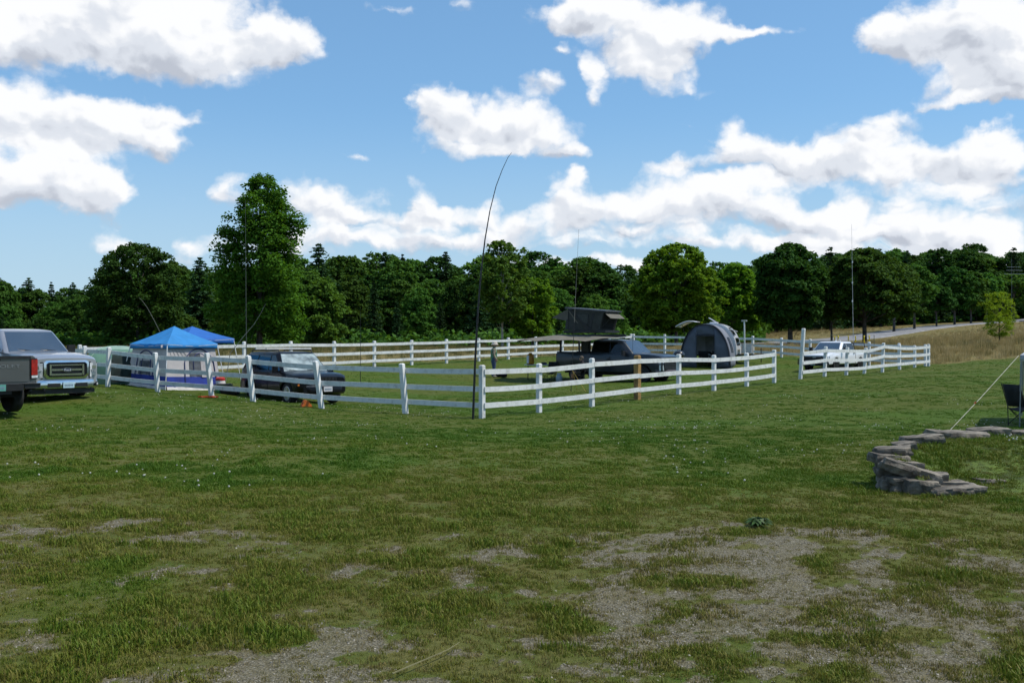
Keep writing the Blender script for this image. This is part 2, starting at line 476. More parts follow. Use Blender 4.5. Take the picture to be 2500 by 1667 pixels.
def textmesh(body, size, mat, name, parent, M, extrude=.004, sx=1.0):
    """flat lettering as real geometry"""
    cu = bpy.data.curves.new(name, 'FONT'); cu.body = body; cu.size = size; cu.extrude = extrude; cu.align_x = 'CENTER'; cu.align_y = 'CENTER'
    cu.resolution_u = 2
    o = bpy.data.objects.new(name, cu); COL.objects.link(o)
    dg = bpy.context.evaluated_depsgraph_get()
    me = bpy.data.meshes.new_from_object(o.evaluated_get(dg))
    bpy.data.objects.remove(o, do_unlink=True); bpy.data.curves.remove(cu)
    me.transform(Matrix.Diagonal((sx, 1, 1, 1))); me.transform(M)
    me.materials.clear(); me.materials.append(mat)
    return obj(name, me, None, parent)

def solid(o, th, off=-1.0):
    m = o.modifiers.new('thick', 'SOLIDIFY'); m.thickness = th; m.offset = off
    return o
def scatter(name, pts, rot, scl, idx, tint, protos, label, cat):
    """thousands of instances of a few small meshes on given points, as one 'stuff' object"""
    me = bpy.data.meshes.new(name); me.vertices.add(len(pts)); me.vertices.foreach_set('co', np.ascontiguousarray(pts, dtype=np.float32).ravel()); me.update()
    fattr(me, 'rot', rot, typ='FLOAT_VECTOR'); fattr(me, 'scl', scl, typ='FLOAT_VECTOR'); fattr(me, 'idx', idx, typ='INT'); fattr(me, 'tint', tint)
    c = bpy.data.collections.new(name + '_kinds')
    for i, p in enumerate(protos):
        c.objects.link(bpy.data.objects.new('%s_kind%02d' % (name, i), p))
    o = obj(name, me)
    ng = bpy.data.node_groups.new(name, 'GeometryNodeTree')
    ng.interface.new_socket('Geometry', in_out='INPUT', socket_type='NodeSocketGeometry')
    ng.interface.new_socket('Geometry', in_out='OUTPUT', socket_type='NodeSocketGeometry')
    gi = ng.nodes.new('NodeGroupInput'); go = ng.nodes.new('NodeGroupOutput')
    ci = ng.nodes.new('GeometryNodeCollectionInfo'); ci.inputs['Collection'].default_value = c
    ci.inputs['Separate Children'].default_value = True; ci.inputs['Reset Children'].default_value = True
    ip = ng.nodes.new('GeometryNodeInstanceOnPoints'); ip.inputs['Pick Instance'].default_value = True
    def na(n, ty):
        q = ng.nodes.new('GeometryNodeInputNamedAttribute'); q.data_type = ty; q.inputs['Name'].default_value = n
        return [x for x in q.outputs if x.enabled and x.name == 'Attribute'][0]
    ng.links.new(gi.outputs[0], ip.inputs['Points']); ng.links.new(ci.outputs[0], ip.inputs['Instance'])
    ng.links.new(na('idx', 'INT'), ip.inputs['Instance Index'])
    ng.links.new(na('rot', 'FLOAT_VECTOR'), ip.inputs['Rotation']); ng.links.new(na('scl', 'FLOAT_VECTOR'), ip.inputs['Scale'])
    ng.links.new(ip.outputs[0], go.inputs[0])
    md = o.modifiers.new('scatter', 'NODES'); md.node_group = ng
    return tag(o, label, cat, kind='stuff')
def copy_tree(o, parent=None):
    c = o.copy(); COL.objects.link(c)
    if parent is not None: c.parent = parent
    for ch in o.children: copy_tree(ch, c)
    return c

# ================================================================== ground
LAWN = np.array([(-120,-90),(120,-90),(120,82),(45,66.5),(24.5,57.5),(22.9,55.6),(8.6,70.2),(-16.9,42.0),(-70,62),(-120,70)], float)
def inside(x, y, P):
    c = np.zeros(np.shape(x), bool); n = len(P)
    for i in range(n):
        x1, y1 = P[i]; x2, y2 = P[(i + 1) % n]
        m = ((y1 > y) != (y2 > y)) & (x < (x2 - x1) * (y - y1) / (y2 - y1 + 1e-12) + x1)
        c ^= m
    return c
def m_hay(x, y):
    jx = x + (fbm(x * .25, y * .25, 31) - .5) * 3; jy = y + (fbm(x * .25, y * .25, 32) - .5) * 3
    return (~inside(jx, jy, LAWN)).astype(float)
def m_gravel(x, y):
    b = .48 * fbm(x * .75 + 3, y * .95, 41, 5, .6) + .52 * fbm(x * 3.1 + 1, y * 3.8, 45, 5, .7)
    thr = .520 + .26 * sstep(7.6, 11.0, y + .28 * (x + .5) * (x < 0)) - .075 * np.exp(-((x - 2.2) / 2.2) ** 2 - ((y - 7.2) / 1.6) ** 2) + .03 * sstep(-1, -3, x)
    return sstep(thr - .07, thr + .12, b)
def m_dry(x, y):
    d = fbm(x * .33 + 5, y * .42, 51, 4, .6)
    near = 1 - sstep(8, 22, y)
    return np.clip(sstep(.40, .66, d + .20 * near - .02) * (.35 + .65 * near) + .30 * sstep(11.5, 7, y), 0, 1)
def m_lush(x, y):
    return sstep(.46, .70, fbm(x * .22 - 8, y * .5 + 2, 61, 3, .55))

def build_ground():
    ang = np.concatenate([np.arange(-180, -52, 6.0), np.arange(-52, 52, .3), np.arange(52, 180, 6.0)])
    ang = np.radians(ang); na = len(ang)
    rr = [.4, 1.0, 1.8]; r = 2.6
    while r < 900:
        rr.append(r); r *= 1.0125
    rr = np.array(rr); nr = len(rr)
    A, Rr = np.meshgrid(ang, rr)
    X = Rr * np.sin(A); Y = Rr * np.cos(A)
    Z = Hn(X, Y)
    fade = 1 - sstep(60, 160, Rr)
    Z += fade * ((fbm(X * .35, Y * .35, 5, 3) - .5) * .10 + (fbm(X * 1.7, Y * 1.7, 8, 3) - .5) * .035)
    v = np.stack([X, Y, Z], -1).reshape(-1, 3)
    i = np.arange(nr - 1)[:, None] * na; j = np.arange(na)[None]; j2 = (j + 1) % na
    f = np.stack([i + j, i + na + j, i + na + j2, i + j2], -1).reshape(-1, 4)
    me = mesh_np('ground', v, f, smooth=True)
    x, y = v[:, 0], v[:, 1]
    hay = m_hay(x, y)
    fattr(me, 'hay', hay); fattr(me, 'gravel', m_gravel(x, y) * (y > 0)); fattr(me, 'dry', m_dry(x, y)); fattr(me, 'lush', m_lush(x, y))
    m = bpy.data.materials.new('lawn_ground'); m.use_nodes = True
    t = m.node_tree; t.nodes.clear(); L = t.links.new
    out = NN(t, 'ShaderNodeOutputMaterial'); b = NN(t, 'ShaderNodeBsdfPrincipled'); L(b.outputs[0], out.inputs[0])
    tc = NN(t, 'ShaderNodeTexCoord')
    def noise(s, d=5, r=.6):
        n = NN(t, 'ShaderNodeTexNoise'); n.inputs['Scale'].default_value = s; n.inputs['Detail'].default_value = d; n.inputs['Roughness'].default_value = r
        L(tc.outputs['Object'], n.inputs['Vector']); return n.outputs['Fac']
    def att(n):
        a = NN(t, 'ShaderNodeAttribute', attribute_name=n); return a.outputs['Fac']
    def mixc(f, a, bb):
        x = NN(t, 'ShaderNodeMix', data_type='RGBA')
        for s, k in ((a, 'A'), (bb, 'B')):
            if isinstance(s, tuple): x.inputs[k].default_value = (*s, 1)
            else: L(s, x.inputs[k])
        L(f, x.inputs['Factor']) if not isinstance(f, (int, float)) else setattr(x.inputs['Factor'], 'default_value', f)
        return x.outputs['Result']
    def ramp(v, a, bb):
        r = NN(t, 'ShaderNodeMapRange'); r.inputs['From Min'].default_value = a; r.inputs['From Max'].default_value = bb; L(v, r.inputs['Value']); return r.outputs[0]
    fine = noise(26, 6, .7)
    med = noise(1.3, 5, .6)
    green = mixc(att('lush'), (.074, .096, .012), (.054, .102, .008))
    green = mixc(ramp(fine, .35, .68), mixc(.35, green, (.026, .046, .007)), green)
    dryc = mixc(ramp(fine, .35, .7), (.080, .080, .019), (.128, .125, .038))
    c = mixc(mathn(t, 'MULTIPLY', att('dry'), ramp(med, .3, .6)), green, dryc)
    hayc = mixc(ramp(noise(.35, 4), .35, .65), (.215, .165, .065), (.13, .12, .04))
    c = mixc(att('hay'), c, mixc(ramp(fine, .3, .7), mixc(.35, hayc, (.03, .03, .01)), hayc))
    vo = NN(t, 'ShaderNodeTexVoronoi'); vo.inputs['Scale'].default_value = 62; L(tc.outputs['Object'], vo.inputs['Vector'])
    sepc = NN(t, 'ShaderNodeSeparateColor'); L(vo.outputs['Color'], sepc.inputs[0])
    grc = mixc(sepc.outputs[0], (.125, .112, .082), (.275, .25, .20))
    grc = mixc(ramp(vo.outputs['Distance'], .35, .75), grc, (.095, .082, .055))
    grc = mixc(ramp(noise(3.0, 5, .65), .45, .72), grc, (.15, .13, .075))
    gm = mathn(t, 'ADD', att('gravel'), mathn(t, 'MULTIPLY', mathn(t, 'SUBTRACT', noise(9, 5, .7), .5), 1.1))
    gm = ramp(gm, .38, .62)
    gm2 = mathn(t, 'MULTIPLY', mathn(t, 'MULTIPLY', gm, ramp(att('gravel'), 0, .15), clamp=True), .86)
    c = mixc(gm2, c, grc)
    L(c, b.inputs['Base Color'])
    b.inputs['Roughness'].default_value = .95; b.inputs['Specular IOR Level'].default_value = .15
    bp = NN(t, 'ShaderNodeBump'); bp.inputs['Strength'].default_value = .8; bp.inputs['Distance'].default_value = .03
    hh = mathn(t, 'ADD', fine, mathn(t, 'MULTIPLY', mathn(t, 'MULTIPLY', vo.outputs['Distance'], gm2), -.6))
    L(hh, bp.inputs['Height']); L(bp.outputs[0], b.inputs['Normal'])
    me.materials.append(m)
    return tag(obj('ground', me), kind='structure')
GROUND = build_ground()
def Hd(x, y):
    """height of the sheet with its small undulations"""
    x = np.asarray(x, float); y = np.asarray(y, float); r = np.hypot(x, y); fade = 1 - sstep(60, 160, r)
    return Hn(x, y) + fade * ((fbm(x * .35, y * .35, 5, 3) - .5) * .10 + (fbm(x * 1.7, y * 1.7, 8, 3) - .5) * .035)
def HD(x, y):
    return float(Hd(np.array([x]), np.array([y]))[0])
def G(u, D):
    x = (u - 1250) / FPX * D
    return Vector((x, D, HD(x, D)))

# ---- road
def build_road():
    key = [(1560,92),(1700,88),(1830,86),(1960,93),(2100,106),(2250,126),(2350,141),(2500,156),(2700,178)]
    c = [G(u, D) for u, D in key]
    pts = []
    for i in range(len(c) - 1):
        a = c[max(i - 1, 0)]; b = c[i]; d = c[i + 1]; e = c[min(i + 2, len(c) - 1)]
        for k in range(14):
            s = k / 14
            pts.append(.5 * ((2 * b) + (-a + d) * s + (2 * a - 5 * b + 4 * d - e) * s * s + (-a + 3 * b - 3 * d + e) * s ** 3))
    global ROADPTS
    ROADPTS = np.array([(p.x, p.y) for p in pts])
    rows = []
    for i, p in enumerate(pts):
        d = (pts[min(i + 1, len(pts) - 1)] - pts[max(i - 1, 0)]); n = Vector((-d.y, d.x, 0)).normalized()
        row = []
        for k in (-2.9, -2.6, -1, 1, 2.6, 2.9):
            q = p + n * k
            row.append((q.x, q.y, HD(q.x, q.y) + (.11 if abs(k) < 2.8 else -.10)))
        rows.append(row)
    mb = MB().grid(rows)
    o = mb.build('road', pm('road_asphalt', (.20, .20, .205), .9, var=.12, scale=.8, bump=.3), None, smooth=40)
    return tag(o, kind='structure')
build_road()

# ---- stone retaining wall with a raised lawn behind it
def stone_mesh(name, d, seed, mat):
    rs = np.random.RandomState(seed)
    bm = bmesh.new(); bmesh.ops.create_cube(bm, size=1.0)
    bmesh.ops.subdivide_edges(bm, edges=bm.edges[:], cuts=6, use_grid_fill=True)
    off = rs.rand(3) * 50
    for v in bm.verts:
        p = np.array(v.co); n = p / (np.linalg.norm(p) + 1e-9) * .56
        p = p * .82 + n * .18
        q = p * np.array(d)
        k = 2.6
        a = fbm(q[0] * k + off[0], q[1] * k + q[2] * k * 1.7 + off[1], seed, 4, .6) - .5
        b = fbm(q[0] * k * 2.4 + off[1], q[2] * k * 6 + off[2], seed + 5, 3, .6) - .5     # strata
        v.co = Vector(q * (1 + .9 * a)) + Vector(n) * (.60 * b * min(d))
    me = bpy.data.meshes.new(name); bm.to_mesh(me); bm.free()
    for p in me.polygons: p.use_smooth = True
    me.set_sharp_from_angle(angle=R(15))
    me.materials.append(mat)
    return me
STONE = pm('field_stone', (.165, .145, .115), .92, var=.3, scale=6, bump=1.0, bscale=14, col2=(.036, .030, .024))
STONES = [ # u, v, width px, height px, D, tilt
 (2414,1056,80,22,13.6,-2),(2338,1064,125,25,13.2,2),(2485,1058,60,18,13.7,0),(2560,1058,90,20,13.7,1),(2248,1074,80,26,12.5,-6),(2206,1088,38,20,12.1,-12),
 (2184,1101,84,24,11.7,-4),(2172,1119,82,26,11.55,3),(2162,1140,40,30,11.5,0),(2208,1135,84,28,11.4,6),(2228,1150,126,30,11.25,17),
 (2289,1166,42,24,11.2,-5),(2249,1188,74,36,11.0,3),(2192,1184,56,46,11.15,0),(2162,1158,44,40,11.4,-8),(2318,1181,80,20,11.1,2),
 (2328,1193,130,20,10.9,-3),(2403,1175,74,22,11.4,3),(2231,1174,46,22,11.2,5),(2167,1180,44,28,11.25,4)]
def build_wall():
    c = W(2220, 1150, 11.5)
    root = empty('stone_retaining_wall', (c.x, c.y, HD(c.x, c.y)), 0, 'low curved wall of rough grey field stones edging a raised lawn', 'stone wall')
    root['kind'] = 'thing'
    for i, (u, v, w, h, D, tl) in enumerate(STONES):
        p = W(u, v, D); s = D / FPX
        deep = max(.30, min(.55, w * s * .8))
        me = stone_mesh('stone', (w * s * 1.03, deep, h * s * .86), 100 + i * 7, STONE)
        o = obj('stone', me, None, root)
        o.location = p - root.location; o.rotation_euler = (0, R(tl), R(rnd.uniform(-14, 14)))
    return root
build_wall()
def bed_h(x, y):
    lft = np.exp(-np.maximum(x - 4.2, 0) ** 2 / .35)
    return .395 * sstep(10.85, 12.5, y + .75 * lft)
def bed_left(y):
    return np.interp(y, [10.9, 11.3, 11.7, 12.1, 12.5, 13.1, 13.6, 13.8], [4.40, 4.32, 4.38, 4.50, 4.78, 5.35, 6.1, 6.4])
def build_bed():
    rows = []
    for y in np.linspace(10.95, 13.75, 40):
        row = []
        for s in np.linspace(0, 1, 60):
            x = bed_left(y) + s * (10.5 - bed_left(y)); xo = x
            z = HD(x, y) + float(bed_h(x, y)) + .012 * math.sin(x * 9) * math.sin(y * 7)
            if s == 0: z = HD(x, y) - .05
            row.append((x, y, z - (.05 if y < 10.99 else 0)))
        rows.append(row)
    rows.append([(p[0], p[1] + .02, HD(p[0], p[1]) - .05) for p in rows[-1]])
    mb = MB().grid(rows)
    o = mb.build('raised_lawn', pm('raised_lawn_soil', (.075, .115, .016), .95, var=.3, scale=7, bump=.8), None, smooth=60)
    return tag(o, kind='structure')
build_bed()

# ---- grass
def tuft(name, n, h, spread, w, seed, mat, lean=.5):
    rs = np.random.RandomState(seed); vs = []; fs = []
    for i in range(n):
        a = rs.rand() * 6.283; r = spread * math.sqrt(rs.rand()); b = np.array([r * math.cos(a), r * math.sin(a), -.004])
        d = rs.rand() * 6.283; ln = lean * rs.rand(); hh = h * (.45 + .65 * rs.rand())
        dirv = np.array([math.cos(d), math.sin(d), 0]); sd = np.array([-math.sin(d), math.cos(d), 0]) * w * (.7 + .6 * rs.rand())
        if rs.rand() < .5: sd = np.array([math.cos(a * 3), math.sin(a * 3), 0]) * w
        m = b + dirv * ln * hh * .35 + np.array([0, 0, hh * .6]); tp = b + dirv * ln * hh + np.array([0, 0, hh * (1 - .25 * ln)])
        k = len(vs); vs += [b - sd, b + sd, m + sd * .75, m - sd * .75, tp]
        fs += [(k, k + 1, k + 2, k + 3), (k + 3, k + 2, k + 4)]
    me = bpy.data.meshes.new(name); me.from_pydata([tuple(v) for v in vs], [], fs); me.update(); me.materials.append(mat)
    return me
def grassmat(name, stops, trans=.25):
    m = bpy.data.materials.new(name); m.use_nodes = True; t = m.node_tree; t.nodes.clear(); L = t.links.new
    out = NN(t, 'ShaderNodeOutputMaterial'); b = NN(t, 'ShaderNodeBsdfPrincipled')
    at = NN(t, 'ShaderNodeAttribute', attribute_name='tint', attribute_type='INSTANCER')
    cr = NN(t, 'ShaderNodeValToRGB'); e = cr.color_ramp.elements
    e[0].position = stops[0][0]; e[0].color = (*stops[0][1], 1); e[1].position = stops[-1][0]; e[1].color = (*stops[-1][1], 1)
    for p, c in stops[1:-1]:
        q = e.new(p); q.color = (*c, 1)
    L(at.outputs['Fac'], cr.inputs[0])
    L(cr.outputs[0], b.inputs['Base Color']); b.inputs['Roughness'].default_value = .6; b.inputs['Specular IOR Level'].default_value = .2
    tr = NN(t, 'ShaderNodeBsdfTranslucent'); L(cr.outputs[0], tr.inputs['Color'])
    ms = NN(t, 'ShaderNodeMixShader'); ms.inputs[0].default_value = trans; L(b.outputs[0], ms.inputs[1]); L(tr.outputs[0], ms.inputs[2]); L(ms.outputs[0], out.inputs[0])
    return m
GRASS = grassmat('grass_blade', [(0, (.060, .132, .008)), (.35, (.110, .165, .014)), (.6, (.168, .166, .027)), (.8, (.20, .165, .055)), (1, (.26, .21, .10))])
def build_grass():
    rs = np.random.RandomState(3)
    P = []; T = []; S = []; I = []
    def band(y0, y1, dens, smin, smax, side=1.16):
        area = .5 * side * (y1 ** 2 - y0 ** 2) * 1.03
        n = int(area * dens)
        yy = np.sqrt(rs.rand(n) * (y1 ** 2 - y0 ** 2) + y0 ** 2); xx = (rs.rand(n) - .5) * 1.03 * side * yy
        g = m_gravel(xx, yy); dr = m_dry(xx, yy); hay = m_hay(xx, yy)
        clump = fbm(xx * 3.1, yy * 3.1, 77, 3)
        keep = (rs.rand(n) > g * .60) & (hay < .5) & (rs.rand(n) < .35 + 1.3 * sstep(.3, .62, clump))
        xx = xx[keep]; yy = yy[keep]; dr = dr[keep]; cl = clump[keep]; g = g[keep]
        bed = (yy > 11.0) & (yy < 13.7) & (xx > bed_left(yy) + .05) & (xx < 10.4)
        z = Hd(xx, yy) + np.where(bed, bed_h(xx, yy) + .012, 0)
        P.append(np.stack([xx, yy, z], -1))
        tint = np.clip(.05 + dr * .50 + g * .25 + (rs.rand(len(xx)) - .5) * .36 - (cl - .5) * .45, 0, 1)
        T.append(tint)
        S.append((smin + (smax - smin) * rs.rand(len(xx))) * (.75 + .8 * sstep(.45, .75, cl)) * np.where(g > .2, .75, 1.0))
        I.append(rs.randint(0, 4, len(xx)))
    band(3.4, 7.5, 1150, .42, .92, 1.25)
    band(7.5, 13, 620, .5, 1.0)
    band(13, 22, 240, .65, 1.15)
    band(22, 40, 80, .8, 1.35)
    band(40, 72, 18, .9, 1.5)
    P = np.concatenate(P); T = np.concatenate(T); S = np.concatenate(S); I = np.concatenate(I)
    Rz = np.zeros((len(P), 3)); Rz[:, 2] = rs.rand(len(P)) * 6.283; Rz[:, 0] = (rs.rand(len(P)) - .5) * .3
    protos = [tuft('grass_tuft', 13, .062, .055, .0032, 11, GRASS, .8), tuft('grass_tuft', 16, .045, .06, .004, 12, GRASS, 1.0),
              tuft('grass_tuft', 10, .075, .045, .003, 13, GRASS, .7), tuft('grass_tuft', 18, .034, .06, .0055, 14, GRASS, 1.2)]
    print('grass tufts', len(P))
    zs = S * np.interp(P[:, 1], [6, 14, 25], [1.0, .75, .38])
    scatter('lawn_grass', P, Rz, np.stack([S, S, zs], -1), I, T, protos, 'short patchy green and dry lawn grass', 'grass')
build_grass()

def build_hay():
    rs = np.random.RandomState(4)
    mat = grassmat('hay_blade', [(0, (.062, .095, .02)), (.4, (.135, .125, .04)), (.7, (.33, .25, .10)), (1, (.42, .33, .16))], .3)
    protos = [tuft('hay_tuft', 26, .62, .28, .007, 21, mat, .35), tuft('hay_tuft', 30, .5, .32, .008, 22, mat, .5), tuft('hay_tuft', 22, .75, .25, .007, 23, mat, .3)]
    P = []; T = []; S = []
    def zone(y0, y1, dens):
        n = int(.5 * 1.25 * 1.03 * (y1 ** 2 - y0 ** 2) * dens)
        yy = np.sqrt(rs.rand(n) * (y1 ** 2 - y0 ** 2) + y0 ** 2); xx = (rs.rand(n) - .5) * 1.25 * 1.03 * yy
        k = (m_hay(xx, yy) > .5) & (xx > -60)
        xx = xx[k]; yy = yy[k]
        rd = np.min(np.hypot(xx[:, None] - ROADPTS[None, ::3, 0], yy[:, None] - ROADPTS[None, ::3, 1]), axis=1); k = rd > 5.0
        xx = xx[k]; yy = yy[k]; verge = sstep(14, 5, rd[k])
        left = sstep(14, 2, xx)                       # greener and shorter left of the trailer
        weed = fbm(xx * .5, yy * .5, 90, 3)
        P.append(np.stack([xx, yy, Hd(xx, yy)], -1)); T.append(np.clip(.78 - .38 * left - (weed - .5) * 1.0 + (rs.rand(len(xx)) - .5) * .35, 0, 1))
        S.append((.45 + .55 * rs.rand(len(xx))) * (1 - .35 * left) * (1 - .6 * verge))
    zone(42, 75, 3.2); zone(75, 110, 1.6); zone(110, 150, .7)
    P = np.concatenate(P); T = np.concatenate(T); S = np.concatenate(S)
    # the road stays clear
    Rz = np.zeros((len(P), 3)); Rz[:, 2] = rs.rand(len(P)) * 6.283
    print('hay tufts', len(P))
    scatter('meadow_grass', P, Rz, np.stack([S * 1.2, S * 1.2, S], -1), rs.randint(0, 3, len(P)), T, protos, 'tall tan meadow grass beyond the white fence', 'meadow grass')
build_hay()

def build_clover():
    rs = np.random.RandomState(6)
    wm = pm('clover_white', (.50, .50, .43), .8, var=.15, scale=40); 
    mb = MB(); mb.lathe([(.002, 0), (.0095, .004), (.0125, .011), (.009, .019), (.002, .022)], 6, (0, 0, .05)); 
    h1 = mb.mesh('clover_head', wm); 
    sm = MB().tube([(0, 0, 0), (.004, 0, .052)], .0016, 3).mesh('s', GRASS)
    n = 60000
    yy = np.sqrt(rs.rand(n) * (34 ** 2 - 6.5 ** 2) + 6.5 ** 2); xx = (rs.rand(n) - .5) * 1.15 * yy
    pat = fbm(xx * .45 + 9, yy * .45, 71, 4, .6)
    k = (pat > .52) & (rs.rand(n) < .008 + .045 * sstep(.54, .66, pat)) & (m_gravel(xx, yy) < .1) & (m_dry(xx, yy) < .75)
    xx = xx[k]; yy = yy[k]
    n2 = 130; bx = 6.2 + rs.rand(n2) * 2.2; by = 11.2 + rs.rand(n2) * 2.0
    xx = np.concatenate([xx, bx]); yy = np.concatenate([yy, by])
    bed = (yy > 11.0) & (yy < 13.7) & (xx > bed_left(yy) + .05) & (xx < 10.4)
    z = Hd(xx, yy) + np.where(bed, bed_h(xx, yy), 0)
    P = np.stack([xx, yy, z], -1)
    s = .62 + .5 * rs.rand(len(P))
    Rz = np.zeros((len(P), 3)); Rz[:, 2] = rs.rand(len(P)) * 6.283; Rz[:, 0] = (rs.rand(len(P)) - .5) * .6
    print('clover', len(P))
    scatter('clover_flowers', P, Rz, np.stack([s, s, s], -1), np.zeros(len(P)), rs.rand(len(P)), [h1], 'small white clover heads dotted through the lawn', 'clover')
build_clover()

def build_gravel():
    rs = np.random.RandomState(8)
    gm = grassmat('gravel_chip', [(0, (.105, .092, .07)), (.5, (.21, .19, .152)), (1, (.36, .33, .27))], 0.0)
    def chip(seed):
        r2 = np.random.RandomState(seed); bm = bmesh.new(); bmesh.ops.create_icosphere(bm, subdivisions=1, radius=.5)
        for v in bm.verts: v.co = Vector((v.co.x * (.8 + .5 * r2.rand()), v.co.y * (.8 + .5 * r2.rand()), v.co.z * .6 * (.8 + .4 * r2.rand())))
        me = bpy.data.meshes.new('gravel_chip'); bm.to_mesh(me); bm.free(); me.materials.append(gm); return me
    n = 120000
    yy = np.sqrt(rs.rand(n) * (11.5 ** 2 - 3.6 ** 2) + 3.6 ** 2); xx = (rs.rand(n) - .5) * 1.25 * yy
    g = m_gravel(xx, yy); k = rs.rand(n) < g * .45
    xx = xx[k]; yy = yy[k]
    P = np.stack([xx, yy, Hd(xx, yy) + .001], -1); s = .005 + .012 * rs.rand(len(P)) ** 2.2
    Rz = rs.rand(len(P), 3) * np.array([.6, .6, 6.28])
    print('gravel', len(P))
    scatter('gravel_chips', P, Rz, np.stack([s, s, s], -1), rs.randint(0, 3, len(P)), rs.rand(len(P)), [chip(1), chip(2), chip(3)], 'loose grey gravel showing through the worn grass', 'gravel')
build_gravel()

# ================================================================== trees
BARK = pm('bark_grey', (.085, .075, .065), .95, var=.3, scale=3, bump=.8)
BARKD = pm('bark_dark', (.045, .038, .032), .95, var=.3, scale=3, bump=.8)
BIRCH = pm('bark_pale', (.34, .32, .29), .9, var=.35, scale=2.5, bump=.4, col2=(.10, .09, .08))
LEAF = {
 'maple':   leafmat('leaf_maple', (0.0402, 0.1025, 0.0115), (0.0886, 0.1984, 0.0197), .40, obj_var=.10),
 'bright':  leafmat('leaf_bright', (0.0679, 0.1609, 0.0140), (0.1516, 0.2855, 0.0242), .42, obj_var=.08),
 'dark':    leafmat('leaf_dark', (0.0230, 0.0663, 0.0119), (0.0501, 0.1208, 0.0204), .28, obj_var=.12),
 'wood':    leafmat('leaf_wood', (0.0364, 0.0959, 0.0178), (0.0835, 0.1794, 0.0284), .32, obj_var=.30),
 'woodl':   leafmat('leaf_wood_light', (0.0569, 0.1317, 0.0217), (0.1100, 0.2156, 0.0324), .34, obj_var=.25),
 'needle':  leafmat('needle_dark', (0.0160, 0.0456, 0.0160), (0.0376, 0.0792, 0.0272), .12, obj_var=.25),
 'pine':    leafmat('needle_pine', (0.0224, 0.0576, 0.0216), (0.0480, 0.1000, 0.0352), .15, obj_var=.2),
 'locust':  leafmat('leaf_locust', (0.127, 0.212, 0.016), (0.239, 0.337, 0.027), .45, obj_var=.05),
}
def leaves_np(C, size, rs, up=.5, outw=None, aspect=.7, jit=.35):
    """diamond leaf faces at centres C"""
    n = len(C)
    nv = rs.normal(size=(n, 3)); nv[:, 2] = np.abs(nv[:, 2]) * 1.0 + up
    if outw is not None: nv += outw * .6
    nv /= np.linalg.norm(nv, axis=1, keepdims=True)
    a = rs.normal(size=(n, 3)); u = np.cross(nv, a); u /= np.linalg.norm(u, axis=1, keepdims=True) + 1e-9
    w = np.cross(nv, u)
    s = size * (1 - jit + 2 * jit * rs.rand(n))[:, None]
    v = np.stack([C - u * s, C - w * s * aspect + nv * s * .12, C + u * s, C + w * s * aspect + nv * s * .12], 1).reshape(-1, 3)
    f = np.arange(4 * n).reshape(-1, 4)
    return v, f
def crown_mesh(name, V, tint, mat):
    n = len(V) // 4
    me = mesh_np(name, V, np.arange(4 * n).reshape(-1, 4))
    fattr(me, 'tint', np.repeat(tint, 4))
    me.materials.append(mat)
    return me
PROF = {  # crown outline: height fraction -> radius fraction
 'maple': ([0, .06, .18, .35, .55, .72, .86, .95, 1], [.45, .80, .95, 1.0, .88, .72, .58, .42, .16]),
 'tall':  ([0, .1, .3, .5, .65, .78, .86, .94, 1], [.72, .95, 1.0, .95, .84, .76, .66, .46, .18]),
 'oval':  ([0, .08, .25, .45, .65, .82, .93, 1], [.35, .72, .95, 1.0, .93, .75, .50, .15]),
 'round': ([0, .06, .2, .4, .6, .78, .9, 1], [.50, .85, 1.0, 1.0, .97, .86, .64, .25]),
 'spread':([0, .06, .16, .35, .6, .8, .92, 1], [.70, 1.0, 1.0, .96, .86, .66, .45, .18]),
 'shrub': ([0, .05, .2, .5, .75, .9, 1], [.75, .95, 1.0, .9, .7, .45, .15]),
}
